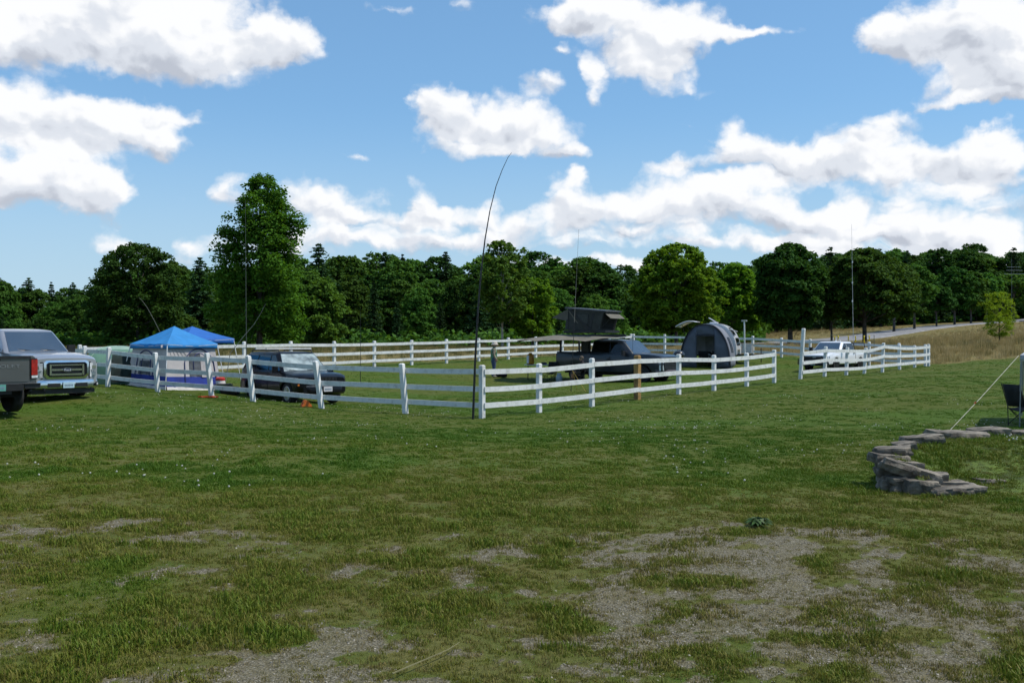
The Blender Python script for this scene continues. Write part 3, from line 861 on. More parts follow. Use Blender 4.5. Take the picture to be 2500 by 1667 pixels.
def broadleaf(seed, h, rad, base, prof, leaf, nclump, nleaf, lsize, crad=.085, tr=.018, mat_bark=None, lumps=.28, gap=.0, limbs=9):
    """returns (trunk mesh, crown mesh); h total height, rad crown radius, base = height where the crown starts"""
    rs = np.random.RandomState(seed); rr = random.Random(seed)
    ch = h - base
    px, py = PROF[prof]
    lob = rs.rand(6) * 6.28
    def env(t, a):
        r = np.interp(t, px, py) * rad
        m = 1 + lumps * (.5 * np.sin(2 * a + lob[0] + 3 * t) + .35 * np.sin(3 * a + lob[1] - 5 * t) + .3 * np.sin(5 * a + lob[2] + 9 * t))
        return r * m
    # clumps: shells of small bunches, more of them near the outside
    t = rs.beta(1.15, 1.05, nclump); a = rs.rand(nclump) * 6.283
    q = np.clip(.30 + .72 * rs.rand(nclump) ** .55, 0, 1.02)
    R0 = env(t, a) * q
    lean = (rs.rand(2) - .5) * .06 * h
    cx = R0 * np.cos(a) + lean[0] * t; cy = R0 * np.sin(a) + lean[1] * t; cz = base + t * ch
    Cc = np.stack([cx, cy, cz], -1)
    if gap > 0:
        k = vnoise(cx / h * 9 + 50 + seed, cz / h * 9 + cy / h * 5 + 50, seed) > gap
        Cc = Cc[k]
    n = len(Cc); cr = crad * h * (.55 + .8 * rs.rand(n))
    cr *= np.interp((Cc[:, 2] - base) / ch, [0, .75, 1], [1.0, .95, .6])
    per = np.maximum(4, (nleaf * (cr / cr.mean()) ** 2).astype(int))
    idx = np.repeat(np.arange(n), per)
    d = rs.normal(size=(len(idx), 3)); d /= np.linalg.norm(d, axis=1, keepdims=True)
    d[:, 2] = np.where(d[:, 2] < -.45, -d[:, 2] * .6, d[:, 2])                # bunches hang as domes, open underneath
    rad_l = cr[idx] * (.45 + .6 * rs.rand(len(idx)))
    L = Cc[idx] + d * rad_l[:, None] * np.array([1.05, 1.05, .92])
    V, F = leaves_np(L, lsize, rs, .45, d)
    ctint = rs.rand(n)
    tint = np.clip(.5 * ctint[idx] + .5 * rs.rand(len(idx)), 0, 1)
    crown = crown_mesh('crown', V, tint, LEAF[leaf])
    # trunk and limbs
    mb = MB(); r0 = tr * h
    top = Vector((lean[0] * .7, lean[1] * .7, base + ch * .72))
    mb.tube([(0, 0, -.3), (r0 * .2, 0, .15 * h * .3), (lean[0] * .2, lean[1] * .2, max(base, .12 * h)), tuple(top * .62 + Vector((0, 0, .1 * h))), tuple(top)], [r0 * 1.5, r0 * 1.05, r0 * .85, r0 * .5, r0 * .12], 8)
    order = rs.permutation(n)[:limbs * 4]
    for k in order[:limbs]:
        p = Vector(Cc[k]); tt = max(.10 * h, min(p.z * .62, base + ch * .6)); s = Vector((lean[0] * tt / h, lean[1] * tt / h, tt))
        m = s.lerp(p, .5) + Vector((0, 0, .03 * h)); mb.tube([s, m, p], [r0 * .42, r0 * .26, r0 * .06], 5)
    for k in order[limbs:]:
        p = Vector(Cc[k]); s = Vector((p.x * .45, p.y * .45, p.z - .10 * h)); mb.tube([s, p], [r0 * .14, r0 * .04], 4)
    trunk = mb.mesh('trunk', mat_bark or BARK, 60)
    return trunk, crown
def conifer(seed, h, rad, base, leaf='needle', layers=26, droop=.18, irregular=.3, lsize=.2, power=.9, nb=9):
    rs = np.random.RandomState(seed); Ls = []; mb = MB(); r0 = .014 * h; O = []
    mb.tube([(0, 0, -.3), (0, 0, h * .5), (0, 0, h * .99)], [r0 * 1.4, r0 * .8, r0 * .1], 7)
    for i in range(layers):
        t = (i + rs.rand() * .6) / layers; z = base + (h - base) * t
        rl = rad * (1 - t) ** power * (1 - irregular * rs.rand()) + .035 * h * (1 - t) + .02 * h * (t < .97)
        for b in range(nb if t < .8 else max(4, nb - 4)):
            a = rs.rand() * 6.283; r = rl * (.6 + .5 * rs.rand()); m = int(max(4, 14 * r / rad * nb / 9 + 4))
            s = (np.arange(m) + rs.rand(m)) / m
            x = r * s; zz = z - droop * r * s * s + .10 * r * np.maximum(0, s - .6)
            wd = .16 * r * (1 - s) + .05 * rad
            off = (rs.rand(m) - .5) * 2 * wd
            Ls.append(np.stack([x * math.cos(a) - off * math.sin(a), x * math.sin(a) + off * math.cos(a), zz + (rs.rand(m) - .5) * .06 * rad], -1))
            if b % 3 == 0: mb.tube([(0, 0, z), (r * .8 * math.cos(a), r * .8 * math.sin(a), z - droop * r * .6)], [r0 * .16, r0 * .05], 3, cap=False)
    L = np.concatenate(Ls)
    V, F = leaves_np(L, lsize, rs, .9, None, .55)
    return mb.mesh('trunk', BARKD, 60), crown_mesh('crown', V, rs.rand(len(L)), LEAF[leaf])

def plant_tree(name, loc, meshes, label, cat='tree', group=None, s=1.0, sz=1.0, rz=0.0):
    root = empty(name, loc, rz, label, cat, group)
    root.scale = (s, s, s * sz)
    obj('trunk', meshes[0], None, root); obj('crown', meshes[1], None, root)
    return root
def hero(name, u, D, vtop, wpx, basepx, prof, leaf, label, seed, ncl=230, nl=46, lsz=.20, group=None, **kw):
    near = D < 100
    ncl = int(ncl * (1.9 if near else 1.5)); nl = int(nl * (1.45 if near else 1.1)); lsz = lsz * (.60 if near else .70)
    kw['crad'] = kw.get('crad', .085) * .74
    p = G(u, D); h = CAMZ - (vtop - 833.5) / FPX * D - p.z; rad = wpx / 2 / FPX * D
    base = max(.02 * h, basepx / FPX * D)
    ms = broadleaf(seed, h, rad * .94, base, prof, leaf, ncl, nl, lsz, **kw)
    return plant_tree(name, p, ms, label, group=group)

hero('maple_tree', 632, 80, 433, 204, 12, 'tall', 'maple', 'tallest green maple with foliage to the ground, behind the black car', 11, 330, 60, .19, lumps=.40, limbs=16, crad=.070, gap=.24)
hero('broadleaf_tree', 335, 95, 600, 232, 30, 'round', 'dark', 'wide round-topped dark tree behind the blue canopies', 12, 300, 50, .20, crad=.075, gap=.18, lumps=.2)
hero('broadleaf_tree', 785, 86, 688, 122, 6, 'shrub', 'woodl', 'low rounded green tree beside the tallest maple', 13, 150, 46, .20, crad=.10)
hero('ash_tree', 1226, 86, 592, 150, 60, 'oval', 'woodl', 'sparse yellow-green tree with thin pale trunks behind the man', 14, 150, 34, .20, crad=.07, gap=.30, lumps=.4, mat_bark=BIRCH, tr=.011, limbs=14)
hero('broadleaf_tree', 1300, 88, 680, 120, 20, 'oval', 'bright', 'lower yellow-green tree between the pale-trunked tree and the rooftop tent', 15, 140, 40, .20, crad=.085, gap=.15)
hero('maple_tree', 1650, 80, 600, 214, 30, 'oval', 'bright', 'big bright yellow-green maple behind the grey trailer tent', 16, 270, 56, .20, crad=.070, lumps=.24, limbs=10)
hero('maple_tree', 1795, 88, 648, 150, 30, 'maple', 'bright', 'smaller yellow-green maple between the bright maple and the dark maple', 17, 190, 50, .21, crad=.078, lumps=.2)
hero('maple_tree', 1928, 82, 600, 190, 45, 'oval', 'dark', 'dense dark maple with short thick trunk beside the road', 18, 270, 56, .21, crad=.078, lumps=.2, tr=.026)
hero('broadleaf_tree', 2030, 92, 690, 96, 58, 'round', 'dark', 'small dark tree with bare trunk between the dark maple and the forked tree', 19, 110, 46, .22, crad=.10)
hero('broadleaf_tree', 2110, 84, 612, 260, 62, 'spread', 'wood', 'broad spreading dark tree with leaning trunk behind the white pickup', 20, 300, 54, .21, crad=.075, lumps=.3, tr=.024, limbs=14)
hero('roadside_tree', 2182, 118, 648, 100, 66, 'round', 'wood', 'roadside tree with forked trunk right behind the spreading tree', 21, 130, 40, .25, crad=.10, tr=.02)
hero('roadside_tree', 2232, 124, 650, 96, 54, 'oval', 'wood', 'roadside tree with straight dark trunk, second along the meadow edge', 22, 130, 40, .25, crad=.10, tr=.02)
hero('roadside_tree', 2286, 132, 700, 84, 42, 'round', 'dark', 'small rounded dark roadside tree with short trunk', 23, 100, 40, .26, crad=.12, tr=.022)
hero('roadside_tree', 2330, 138, 655, 100, 40, 'oval', 'dark', 'tall dark roadside tree beside the small rounded one', 24, 140, 44, .26, crad=.10, tr=.02)
hero('roadside_tree', 2370, 145, 665, 84, 36, 'oval', 'wood', 'roadside tree just before the young yellow-green tree', 25, 120, 40, .27, crad=.10, tr=.02)
hero('roadside_tree', 2408, 150, 670, 80, 40, 'oval', 'wood', 'roadside tree showing behind the young yellow-green tree', 26, 120, 40, .27, crad=.10, tr=.02)
hero('roadside_tree', 2475, 152, 672, 120, 40, 'round', 'woodl', 'paler roadside tree near the photo edge', 27, 140, 44, .27, crad=.10, tr=.02)
hero('young_tree', 2440, 76, 712, 92, 16, 'oval', 'locust', 'young airy yellow-green tree with thin trunk standing alone in the meadow', 28, 120, 26, .085, crad=.085, gap=.22, lumps=.25, tr=.014, mat_bark=BARKD, limbs=12)

# ---- the wood behind: each tree its own object, a dozen shapes shared among them
def build_wood():
    rs = random.Random(99)
    SKY = ([-500,0,60,120,200,300,430,560,700,760,850,950,1050,1130,1290,1360,1400,1500,1570,1700,1800,1850,1950,2050,2200,2300,2370,2450,2500,3000],
           [690,678,688,700,688,660,652,645,625,615,628,632,640,630,628,618,628,640,648,648,646,640,622,612,618,618,605,618,610,605])
    kinds = {}
    for i, (pf, lf, rd, ba) in enumerate([('round','wood',.36,.02),('oval','wood',.30,.02),('oval','woodl',.30,.02),('maple','wood',.32,.02),('round','dark',.34,.02),('spread','wood',.36,.02),('oval','dark',.28,.02),('shrub','woodl',.30,.01)]):
        kinds['b%d' % i] = broadleaf(200 + i, 12.0, 12 * rd, 12 * ba, pf, lf, 330, 56, .19, crad=.060, lumps=.30)
    for i, (rd, ir, lf, pw) in enumerate([(.20, .35, 'needle', .8), (.17, .3, 'needle', .9), (.26, .55, 'pine', .6), (.24, .6, 'pine', .55)]):
        kinds['c%d' % i] = conifer(300 + i, 12.0, 12 * rd, 12 * .06, lf, 34, .22, ir, .19, pw, 12)
    LOOK = {'b0': 'rounded green', 'b1': 'oval green', 'b2': 'paler oval', 'b3': 'tapering green', 'b4': 'rounded dark', 'b5': 'broad green', 'b6': 'slim dark', 'b7': 'bushy pale green',
            'c0': 'dense dark conifer', 'c1': 'slim dark conifer', 'c2': 'ragged pine', 'c3': 'loose pine'}
    def near(u):
        for lim, w in ((0, 'beyond the left photo edge'), (120, 'above the grey pickup'), (230, 'above the silver pickup'), (330, 'above the green tent'), (470, 'behind the blue canopies'), (560, 'left of the tallest maple'), (700, 'behind the tallest maple'),
                       (860, 'right of the tallest maple'), (1000, 'above the thin short mast'), (1120, 'left of the black mast'), (1200, 'right of the black mast'), (1290, 'behind the standing man'), (1400, 'above the camp table'), (1530, 'behind the rooftop tent'),
                       (1760, 'behind the bright maple'), (1880, 'left of the dark maple'), (1990, 'behind the dark maple'), (2090, 'above the white pickup'), (2180, 'behind the spreading tree'), (2290, 'above the meadow fence end'), (2400, 'above the road bend'), (2500, 'above the young meadow tree')):
            if u < lim: return w
        return 'beyond the right photo edge'
    def put(kind, u, D, vtop, label, group, name):
        p = G(u, D); hh = CAMZ - (vtop - 833.5) / FPX * D - p.z
        s = hh / 12.0 * rs.uniform(.97, 1.03)
        root = plant_tree(name, p, kinds[kind], label, group=group, s=s * rs.uniform(.9, 1.15), rz=rs.uniform(0, 6.28))
        root.scale = (s * rs.uniform(.95, 1.25),) * 2 + (s,)
        return root
    # rows from the far side to the near edge
    for D, drop, step in ((150, 0, 58), (128, 22, 62), (112, 55, 66), (102, 95, 74)):
        u = -420 if D > 120 else -300
        while u < 2900:
            uu = u + rs.uniform(-18, 18)
            if not (uu > 1820 and D < 160 and drop < 200 and D < 150 and uu > 1900):
                vt = np.interp(uu, *SKY) + drop * rs.uniform(.5, 1.5) + rs.uniform(-13, 26)
                DD = D + (28 if uu > 1880 else 0)
                if uu < 1850 or D >= 150:
                    k = rs.choice(['b0','b1','b2','b3','b4','b5','b6'] + (['c0', 'c1', 'c2'] if rs.random() < .5 else []))
                    if drop > 60: k = rs.choice(['b4', 'c0', 'c1', 'b7', 'c0', 'c1', 'b6', 'b2'])
                    con = k[0] == 'c'
                    put(k, uu, DD + rs.uniform(-4, 4), vt, '%s%s in the %s of the wood, %s' % (LOOK[k], '' if con else ' tree', {150: 'skyline row', 128: 'second row', 112: 'third row', 102: 'front row'}[D], near(uu)),
                        'evergreens of the wood' if con else 'broadleaf trees of the wood', 'evergreen_tree' if con else 'woodland_tree')
            u += step * rs.uniform(.8, 1.2)
    # hillside trees right of the dark maple
    for D, dv in ((195, 0), (178, 22), (165, 44)):
        u = 1840
        while u < 2900:
            uu = u + rs.uniform(-15, 15)
            vt = np.interp(uu, *SKY) + dv * rs.uniform(.6, 1.5) + rs.uniform(0, 28)
            k = rs.choice(['b0', 'b1', 'b2', 'b3', 'b4', 'b5', 'b6', 'c2'])
            put(k, uu, D, vt, '%s%s in the %s row on the rise, %s' % (LOOK[k], '' if k[0] == 'c' else ' tree', {195: 'top', 178: 'middle', 165: 'lower'}[D], near(uu)), 'trees on the rise beyond the road', 'hillside_tree')
            u += 50 * rs.uniform(.8, 1.2)
    # tree tops that stand clear of the skyline
    for (u, vt, D, k, lab) in [
        (488, 622, 108, 'c2', 'dark ragged pine standing clear of the skyline beside the tallest maple'),
        (778, 596, 118, 'c2', 'broad pointed pine rising right of the tallest maple'),
        (940, 610, 135, 'c0', 'spruce with whorled top breaking the skyline near the middle'),
        (983, 624, 140, 'c1', 'small pointed evergreen tip between the two skyline spruces'),
        (1088, 610, 132, 'c0', 'tall whorled spruce just beside the black mast'),
        (1320, 622, 140, 'b4', 'rounded dark tree top breaking the skyline above the rooftop tent'),
        (2028, 602, 150, 'c3', 'ragged pine top above the small dark tree'),
        (2150, 604, 160, 'c1', 'pointed evergreen top above the spreading tree'),
        (2215, 606, 165, 'c0', 'second pointed evergreen top on the rise'),
        (2290, 608, 175, 'c1', 'slim evergreen tip on the skyline of the rise'),
        (2370, 600, 185, 'b4', 'highest rounded crown on the rise'),
        (2475, 604, 170, 'c3', 'tall pine at the photo edge above the antenna bars'),
        (70, 676, 130, 'c2', 'pine at the far end of the wood above the silver truck'),
        (125, 690, 140, 'c1', 'slim evergreen above the silver truck bonnet'),
        (178, 690, 140, 'c2', 'ragged evergreen next to the round-topped tree')]:
        put(k, u, D, vt, lab, None, 'pine_tree' if k[0] == 'c' else 'woodland_tree')
    # bushes along the foot of the wood, one mass
    R2 = np.random.RandomState(17); Cs = []
    for i in range(800):
        u = R2.uniform(-350, 2800); D = R2.uniform(92, 100) if u < 1850 else R2.uniform(162, 176); p = G(u, D); r = R2.uniform(.5, 1.3); hh = R2.uniform(.5, 1.9)
        n = 34; d = R2.normal(size=(n, 3)); d /= np.linalg.norm(d, axis=1, keepdims=True); d[:, 2] = np.abs(d[:, 2])
        Cs.append(np.array(p) + d * np.array([r, r, hh]) * (.5 + .5 * R2.rand(n))[:, None])
    C = np.concatenate(Cs); V, F = leaves_np(C, .26, R2, .6)
    o = obj('undergrowth', crown_mesh('undergrowth', V, R2.rand(len(C)), LEAF['wood']))
    tag(o, 'tangled bushes along the foot of the wood', 'undergrowth', kind='stuff')
build_wood()

# ================================================================== white paddock fence
def paintmat():
    m = bpy.data.materials.new('white_fence_paint'); m.use_nodes = True; t = m.node_tree; t.nodes.clear(); L = t.links.new
    out = NN(t, 'ShaderNodeOutputMaterial'); b = NN(t, 'ShaderNodeBsdfPrincipled'); L(b.outputs[0], out.inputs[0])
    tc = NN(t, 'ShaderNodeTexCoord'); oi = NN(t, 'ShaderNodeObjectInfo')
    ad = NN(t, 'ShaderNodeVectorMath', operation='MULTIPLY_ADD'); L(oi.outputs['Random'], ad.inputs[0]); ad.inputs[1].default_value = (40, 17, 29); L(tc.outputs['Object'], ad.inputs[2])
    def noise(s, d, r):
        n = NN(t, 'ShaderNodeTexNoise'); n.inputs['Scale'].default_value = s; n.inputs['Detail'].default_value = d; n.inputs['Roughness'].default_value = r; L(ad.outputs[0], n.inputs['Vector']); return n.outputs['Fac']
    def ramp(v, a, bb):
        r = NN(t, 'ShaderNodeMapRange'); r.inputs['From Min'].default_value = a; r.inputs['From Max'].default_value = bb; L(v, r.inputs['Value']); return r.outputs[0]
    def mixc(f, a, bb):
        x = NN(t, 'ShaderNodeMix', data_type='RGBA')
        for s, k in ((a, 'A'), (bb, 'B')):
            if isinstance(s, tuple): x.inputs[k].default_value = (*s, 1)
            else: L(s, x.inputs[k])
        L(f, x.inputs['Factor']); return x.outputs['Result']
    c = mixc(ramp(noise(1.7, 4, .6), .35, .7), (.60, .62, .62), (.72, .73, .72))
    c = mixc(mathn(t, 'MULTIPLY', ramp(noise(5, 6, .7), .48, .70), .65), c, (.33, .34, .30))
    c = mixc(ramp(noise(16, 6, .75), .66, .70), c, (.15, .13, .11))
    L(c, b.inputs['Base Color']); b.inputs['Roughness'].default_value = .65; b.inputs['Specular IOR Level'].default_value = .3
    return m
PAINT = paintmat()
RAWWOOD = pm('unpainted_post_wood', (.30, .185, .062), .8, var=.2, scale=5, bump=.3)
RAILF = (.88, .55, .235)            # rail heights as shares of the post
def fence(name, posts, label, w=.125, face=1, raw=(), railskip=(), railtop={}, nopost=()):
    """posts: list of (base point, top point); rails are nailed to the side given by face"""
    b0 = Vector(posts[0][0]); root = empty(name, b0, 0, label, 'fence', None)
    n = len(posts)
    for i, (b, t) in enumerate(posts):
        b = Vector(b) - b0; t = Vector(t) - b0
        a = Vector(posts[max(i - 1, 0)][0]); c = Vector(posts[min(i + 1, n - 1)][0]); d = (c - a); d.z = 0; d.normalize()
        rt = d.cross(Vector((0, 0, 1)))
        dn = (b - t).normalized()
        mb = MB(); hw = w / 2 * (1.35 if i in raw else 1)
        q = [(-hw, -hw), (hw, -hw), (hw, hw), (-hw, hw)]
        lo = [b + dn * .25 + d * x + rt * y for x, y in q]; hi = [t + d * x + rt * y for x, y in q]; cp = [t - dn * .025 + d * x * .55 + rt * y * .55 for x, y in q]
        mb.add(lo + hi + cp, [(0, 1, 5, 4), (1, 2, 6, 5), (2, 3, 7, 6), (3, 0, 4, 7), (4, 5, 9, 8), (5, 6, 10, 9), (6, 7, 11, 10), (7, 4, 8, 11), (8, 9, 10, 11), (3, 2, 1, 0)])
        if i in nopost: continue
        o = mb.build('post', RAWWOOD if i in raw else PAINT, root)
        if i in raw: o['label'] = 'unpainted brown wooden post in the white fence'
    for i in range(n - 1):
        if i in railskip: continue
        (b1, t1), (b2, t2) = posts[i], posts[i + 1]
        t1 = railtop.get(i, t1); t2 = railtop.get(i + 1, t2)
        b1, t1, b2, t2 = (Vector(p) - b0 for p in (b1, t1, b2, t2))
        d = (b2 - b1); d.z = 0; d.normalize(); rt = d.cross(Vector((0, 0, 1))) * face
        for f in RAILF:
            j1 = rnd.uniform(-.008, .008); j2 = rnd.uniform(-.008, .008)
            p = b1.lerp(t1, f + j1) + rt * (w / 2 + .018) + d * .005; q = b2.lerp(t2, f + j2) + rt * (w / 2 + .018) - d * .005
            m = MB(); k = 4; sag = rnd.uniform(0, .012)
            pts = [p.lerp(q, s / k) - Vector((0, 0, sag * math.sin(math.pi * s / k))) for s in range(k + 1)]
            for s in range(k): pass
            vs = []
            for pt in pts:
                for (x, z) in ((-.016, -.07), (.016, -.07), (.016, .07), (-.016, .07)):
                    vs.append(pt + rt * x + Vector((0, 0, z)))
            fs = [(0, 1, 2, 3), tuple(4 * k + e for e in (3, 2, 1, 0))]
            for s in range(k):
                for e in range(4):
                    a = 4 * s + e; c = 4 * s + (e + 1) % 4; fs.append((a, c, c + 4, a + 4))
            m.add(vs, fs)
            m.build('rail', PAINT, root)
    return root
def post(u, D, vt, vb, ut=None, drop=0):
    b = W(u, vb, D); b.z = HD(b.x, b.y)
    t = W(ut if ut is not None else u, vt, D)
    return (b, t)
# near corner post belongs to the long lit side
FL = [post(1177,26.62,893,1022), post(990,27.9,889,1011,981), post(785,29.5,883,997,770), post(618,31,870,980,606), post(517,32.7,863,972,505), post(385,34.3,862,957,379), post(263,36,849,944,266), post(205,37.4,846,938,207), post(170,38.6,845,934,171)]
FL[0] = (FL[0][0] + Vector((-.10, .05, 0)), FL[0][1] + Vector((-.10, .05, 0)))
FR = [post(1177,26.5,893,1022), post(1316,28.4,889,1009), post(1445,30.2,876,990), post(1556,32.1,869,976), post(1657,33.9,866,960), post(1743,35.8,868,953), post(1823,37.7,863,943), post(1890,39.5,855,932)]
FG = [post(1954,41.4,803,924,1962), post(2013,43.2,847,918,2016), post(2066,45.1,849,914,2069), post(2110,47,850,915,2114), post(2154,48.8,838,909,2157), post(2196,50.7,843,901), post(2233,52.5,844,897), post(2267,54.4,841,893)]
def along(p, q, us, vt):
    out = []
    for u, v in zip(us, vt):
        k = (u - 1250) / FPX
        s = (k * p[1] - p[0]) / ((q[0] - p[0]) - k * (q[1] - p[1]))
        D = p[1] + s * (q[1] - p[1]); x = p[0] + s * (q[0] - p[0])
        b = Vector((x, D, HD(x, D))); t = W(u, v, D); out.append((b, t))
    return out
Y0 = 51.2; ax, ay = .03335 * Y0, .0381 * Y0
BLs = (-.1383 * Y0 - 6 * ax, Y0 - 6 * ay); BLe = (-.1383 * Y0 + 9 * ax, Y0 + 9 * ay)
BL = along(BLs, BLe, [195,345,478,596,710,816,914,1005,1090,1169,1241,1308,1373,1433,1489,1541], [843,839,837,835,834,834,833,831,829,826.5,825,823,821,819,817.5,816])
BRs = (BLe[0], BLe[1]); BRe = (FG[-1][0].x, FG[-1][0].y + .2)
BRus = [1547,1623,1695,1767,1838,1908,1978,2050,2122,2195,2259]
BR = along(BRs, BRe, BRus, np.interp(BRus, [1541,1623,1838,1908,2267], [816,817,821,825,842]))
fence('paddock_fence', FL, 'shaded front run of the white three-rail fence, from the near corner past the black car', face=1, nopost=(0,))
fence('paddock_fence', FR, 'sunlit front run of the white fence with one unpainted brown post', face=1, raw=(3,))
fence('paddock_fence', FG, 'white fence run with a tall gate post, in front of the white pickup', face=1, railtop={0: W(1957, 854, 41.4)})
fence('paddock_fence', BL, 'sunlit back run of the white fence below the wood', face=1)
fence('paddock_fence', BR, 'shaded back run of the white fence behind the trailer, along the meadow', face=1)

# ================================================================== vehicles
TYRE = pm('tyre_rubber', (.014, .014, .015), .85, var=.2, scale=8)
TRIM = pm('black_trim', (.012, .012, .013), .5, var=.2, scale=6)
UNDER = pm('underbody_black', (.006, .006, .006), .9, var=.2)
CHROME = pm('chrome', (.72, .73, .75), .12, 1.0, var=.05, scale=3)
ALLOY = pm('alloy_wheel', (.50, .51, .53), .3, .9, var=.08)
DALLOY = pm('dark_wheel', (.03, .03, .033), .4, .6, var=.1)
GLASS = pm('tinted_glass', (.006, .007, .008), .03, var=.1, scale=2, spec=.6)
SHIELD = pm('windscreen_glass', (.030, .036, .040), .03, var=.15, scale=1.5, spec=1.0, ior=2.2)
LAMP = pm('clear_lamp', (.62, .64, .66), .15, var=.15, scale=14, coat=1.0)
REDLAMP = pm('red_lamp', (.30, .010, .010), .2, var=.2, scale=10, coat=1.0)
AMBER = pm('amber_lamp', (.55, .15, .02), .25, var=.1, coat=.5)
PLATE = pm('plate_pale_blue', (.42, .58, .66), .5, var=.05)
PLATEW = pm('plate_white', (.62, .60, .62), .5, var=.05)
PLATEG = pm('plate_green', (.10, .30, .26), .5, var=.1)
INK = pm('plate_ink', (.16, .22, .30), .6, var=.05)

def body_sections(sp):
    """stations along x (forward +) -> half sections; wheel arches cut the lower edge"""
    xs = sorted(set([round(k, 4) for k in np.linspace(sp['x0'], sp['x1'], 34)] + ([sp['bedf'] - .006, sp['bedf'] + .006] if sp.get('bed') else []) +
                    [round(w + sp['arch'] * math.cos(a), 4) for w in sp['axles'] for a in np.linspace(0, math.pi, 13)]))
    secs = []
    for x in xs:
        w = float(np.interp(x, *sp['width'])); zt = float(np.interp(x, *sp['top'])); zb = float(np.interp(x, *sp['bottom']))
        for a in sp['axles']:
            dx = x - a
            if abs(dx) <= sp['arch']: zb = max(zb, sp['tyre'] + math.sqrt(max(0, sp['arch'] ** 2 - dx ** 2)) * .98)
        zm = max(.5 * (zb + zt) - .06, zb + .04)
        fl = 1.0
        for a in sp['axles']:
            if abs(x - a) < sp['arch'] * 1.25: fl = 1.0 + .018 * math.cos((x - a) / (sp['arch'] * 1.25) * math.pi / 2)
        bed = sp.get('bed') and x < sp['bedf']
        half = [(w * .93 * fl if zb < .6 else w * .985 * fl, zb), (w * .985 * fl, zb + .05), (w * fl, zm), (w * .985, zt - .16), (w * .955, zt - .035)]
        if bed: half += [(w * .90, zt), (w * .84, zt), (w * .83, .82), (0, .82)]
        else: half += [(w * .86, zt + .004), (w * .62, zt + sp['crown'] * .7), (w * .3, zt + sp['crown'] * .95), (0, zt + sp['crown'])]
        secs.append((x, half))
    return secs
def loft_body(sp):
    secs = body_sections(sp); mb = MB(); n = len(secs[0][1]); full = 2 * n - 1
    for x, h in secs:
        ring = [(x, y, z) for y, z in h] + [(x, -y, z) for y, z in reversed(h[:-1])]
        mb.v += [Vector(p) for p in ring]
    for i in range(len(secs) - 1):
        for j in range(full - 1):
            a = i * full + j; mb.f.append((a, a + 1, a + full + 1, a + full))
    mb.f.append(tuple(range(full))); k = (len(secs) - 1) * full; mb.f.append(tuple(k + j for j in range(full - 1, -1, -1)))
    return mb
def cab_level(c, t):
    """front x, rear x, half width at height share t of the cab"""
    L = lambda k: c[k][0] + (c[k][1] - c[k][0]) * t
    return L('xf'), L('xr'), L('w')
def cab_ring(c, z, t, inset=0.0, r=.16):
    xf, xr, w = cab_level(c, t); xf -= inset; xr += inset; w -= inset
    pts = []
    for cx, cy, a0 in ((xf - r, w - r, 0), (xr + r, w - r, 90), (xr + r, -w + r, 180), (xf - r, -w + r, 270)):
        for k in range(5):
            a = R(a0 + 90 * k / 4); bow = 0
            pts.append((cx + r * math.cos(a), cy + r * math.sin(a), z))
    return pts
def loft_cab(c):
    mb = MB(); z0, z1 = c['z']; rings = []
    for t in (0, .3, .6, .88): rings.append(cab_ring(c, z0 + (z1 - z0) * t, t))
    rings.append(cab_ring(c, z0 + (z1 - z0) * .96, .96, .02)); rings.append(cab_ring(c, z1 - .012, 1.0, .07)); rings.append(cab_ring(c, z1 + .012, 1.0, .22, .2)); rings.append(cab_ring(c, z1 + .02, 1.0, .45, .2))
    n = 20
    for r in rings: mb.v += [Vector(p) for p in r]
    for i in range(len(rings) - 1):
        for j in range(n):
            a = i * n + j; b = i * n + (j + 1) % n; mb.f.append((a, b, b + n, a + n))
    k = (len(rings) - 1) * n; mb.f.append(tuple(k + j for j in range(n)))
    return mb
def side_pane(c, s, x0b, x1b, x0t, x1t, t0, t1, lift=.012):
    """glass on the cab side; s = +1 left, -1 right; x given at its foot and its head"""
    z0, z1 = c['z']; m = MB(); rows = []
    for k in range(4):
        t = t0 + (t1 - t0) * k / 3; q = k / 3; _, _, w = cab_level(c, t)
        rows.append([(x0b + (x0t - x0b) * q, s * (w + lift), z0 + (z1 - z0) * t), (x1b + (x1t - x1b) * q, s * (w + lift), z0 + (z1 - z0) * t)])
    a = rows[0]; b = rows[-1]
    return MB().prism([a[0], a[1], b[1], b[0]], (0, -s * .03, 0))
def end_pane(c, front, t0, t1, inset=.15, lift=.012):
    z0, z1 = c['z']; q = []
    for t in (t0, t1):
        xf, xr, w = cab_level(c, t); x = xf + lift if front else xr - lift
        q.append([(x, -(w - inset), z0 + (z1 - z0) * t), (x, w - inset, z0 + (z1 - z0) * t)])
    return MB().prism([q[0][0], q[0][1], q[1][1], q[1][0]], (-.03 if front else .03, 0, 0))
_wheel = {}
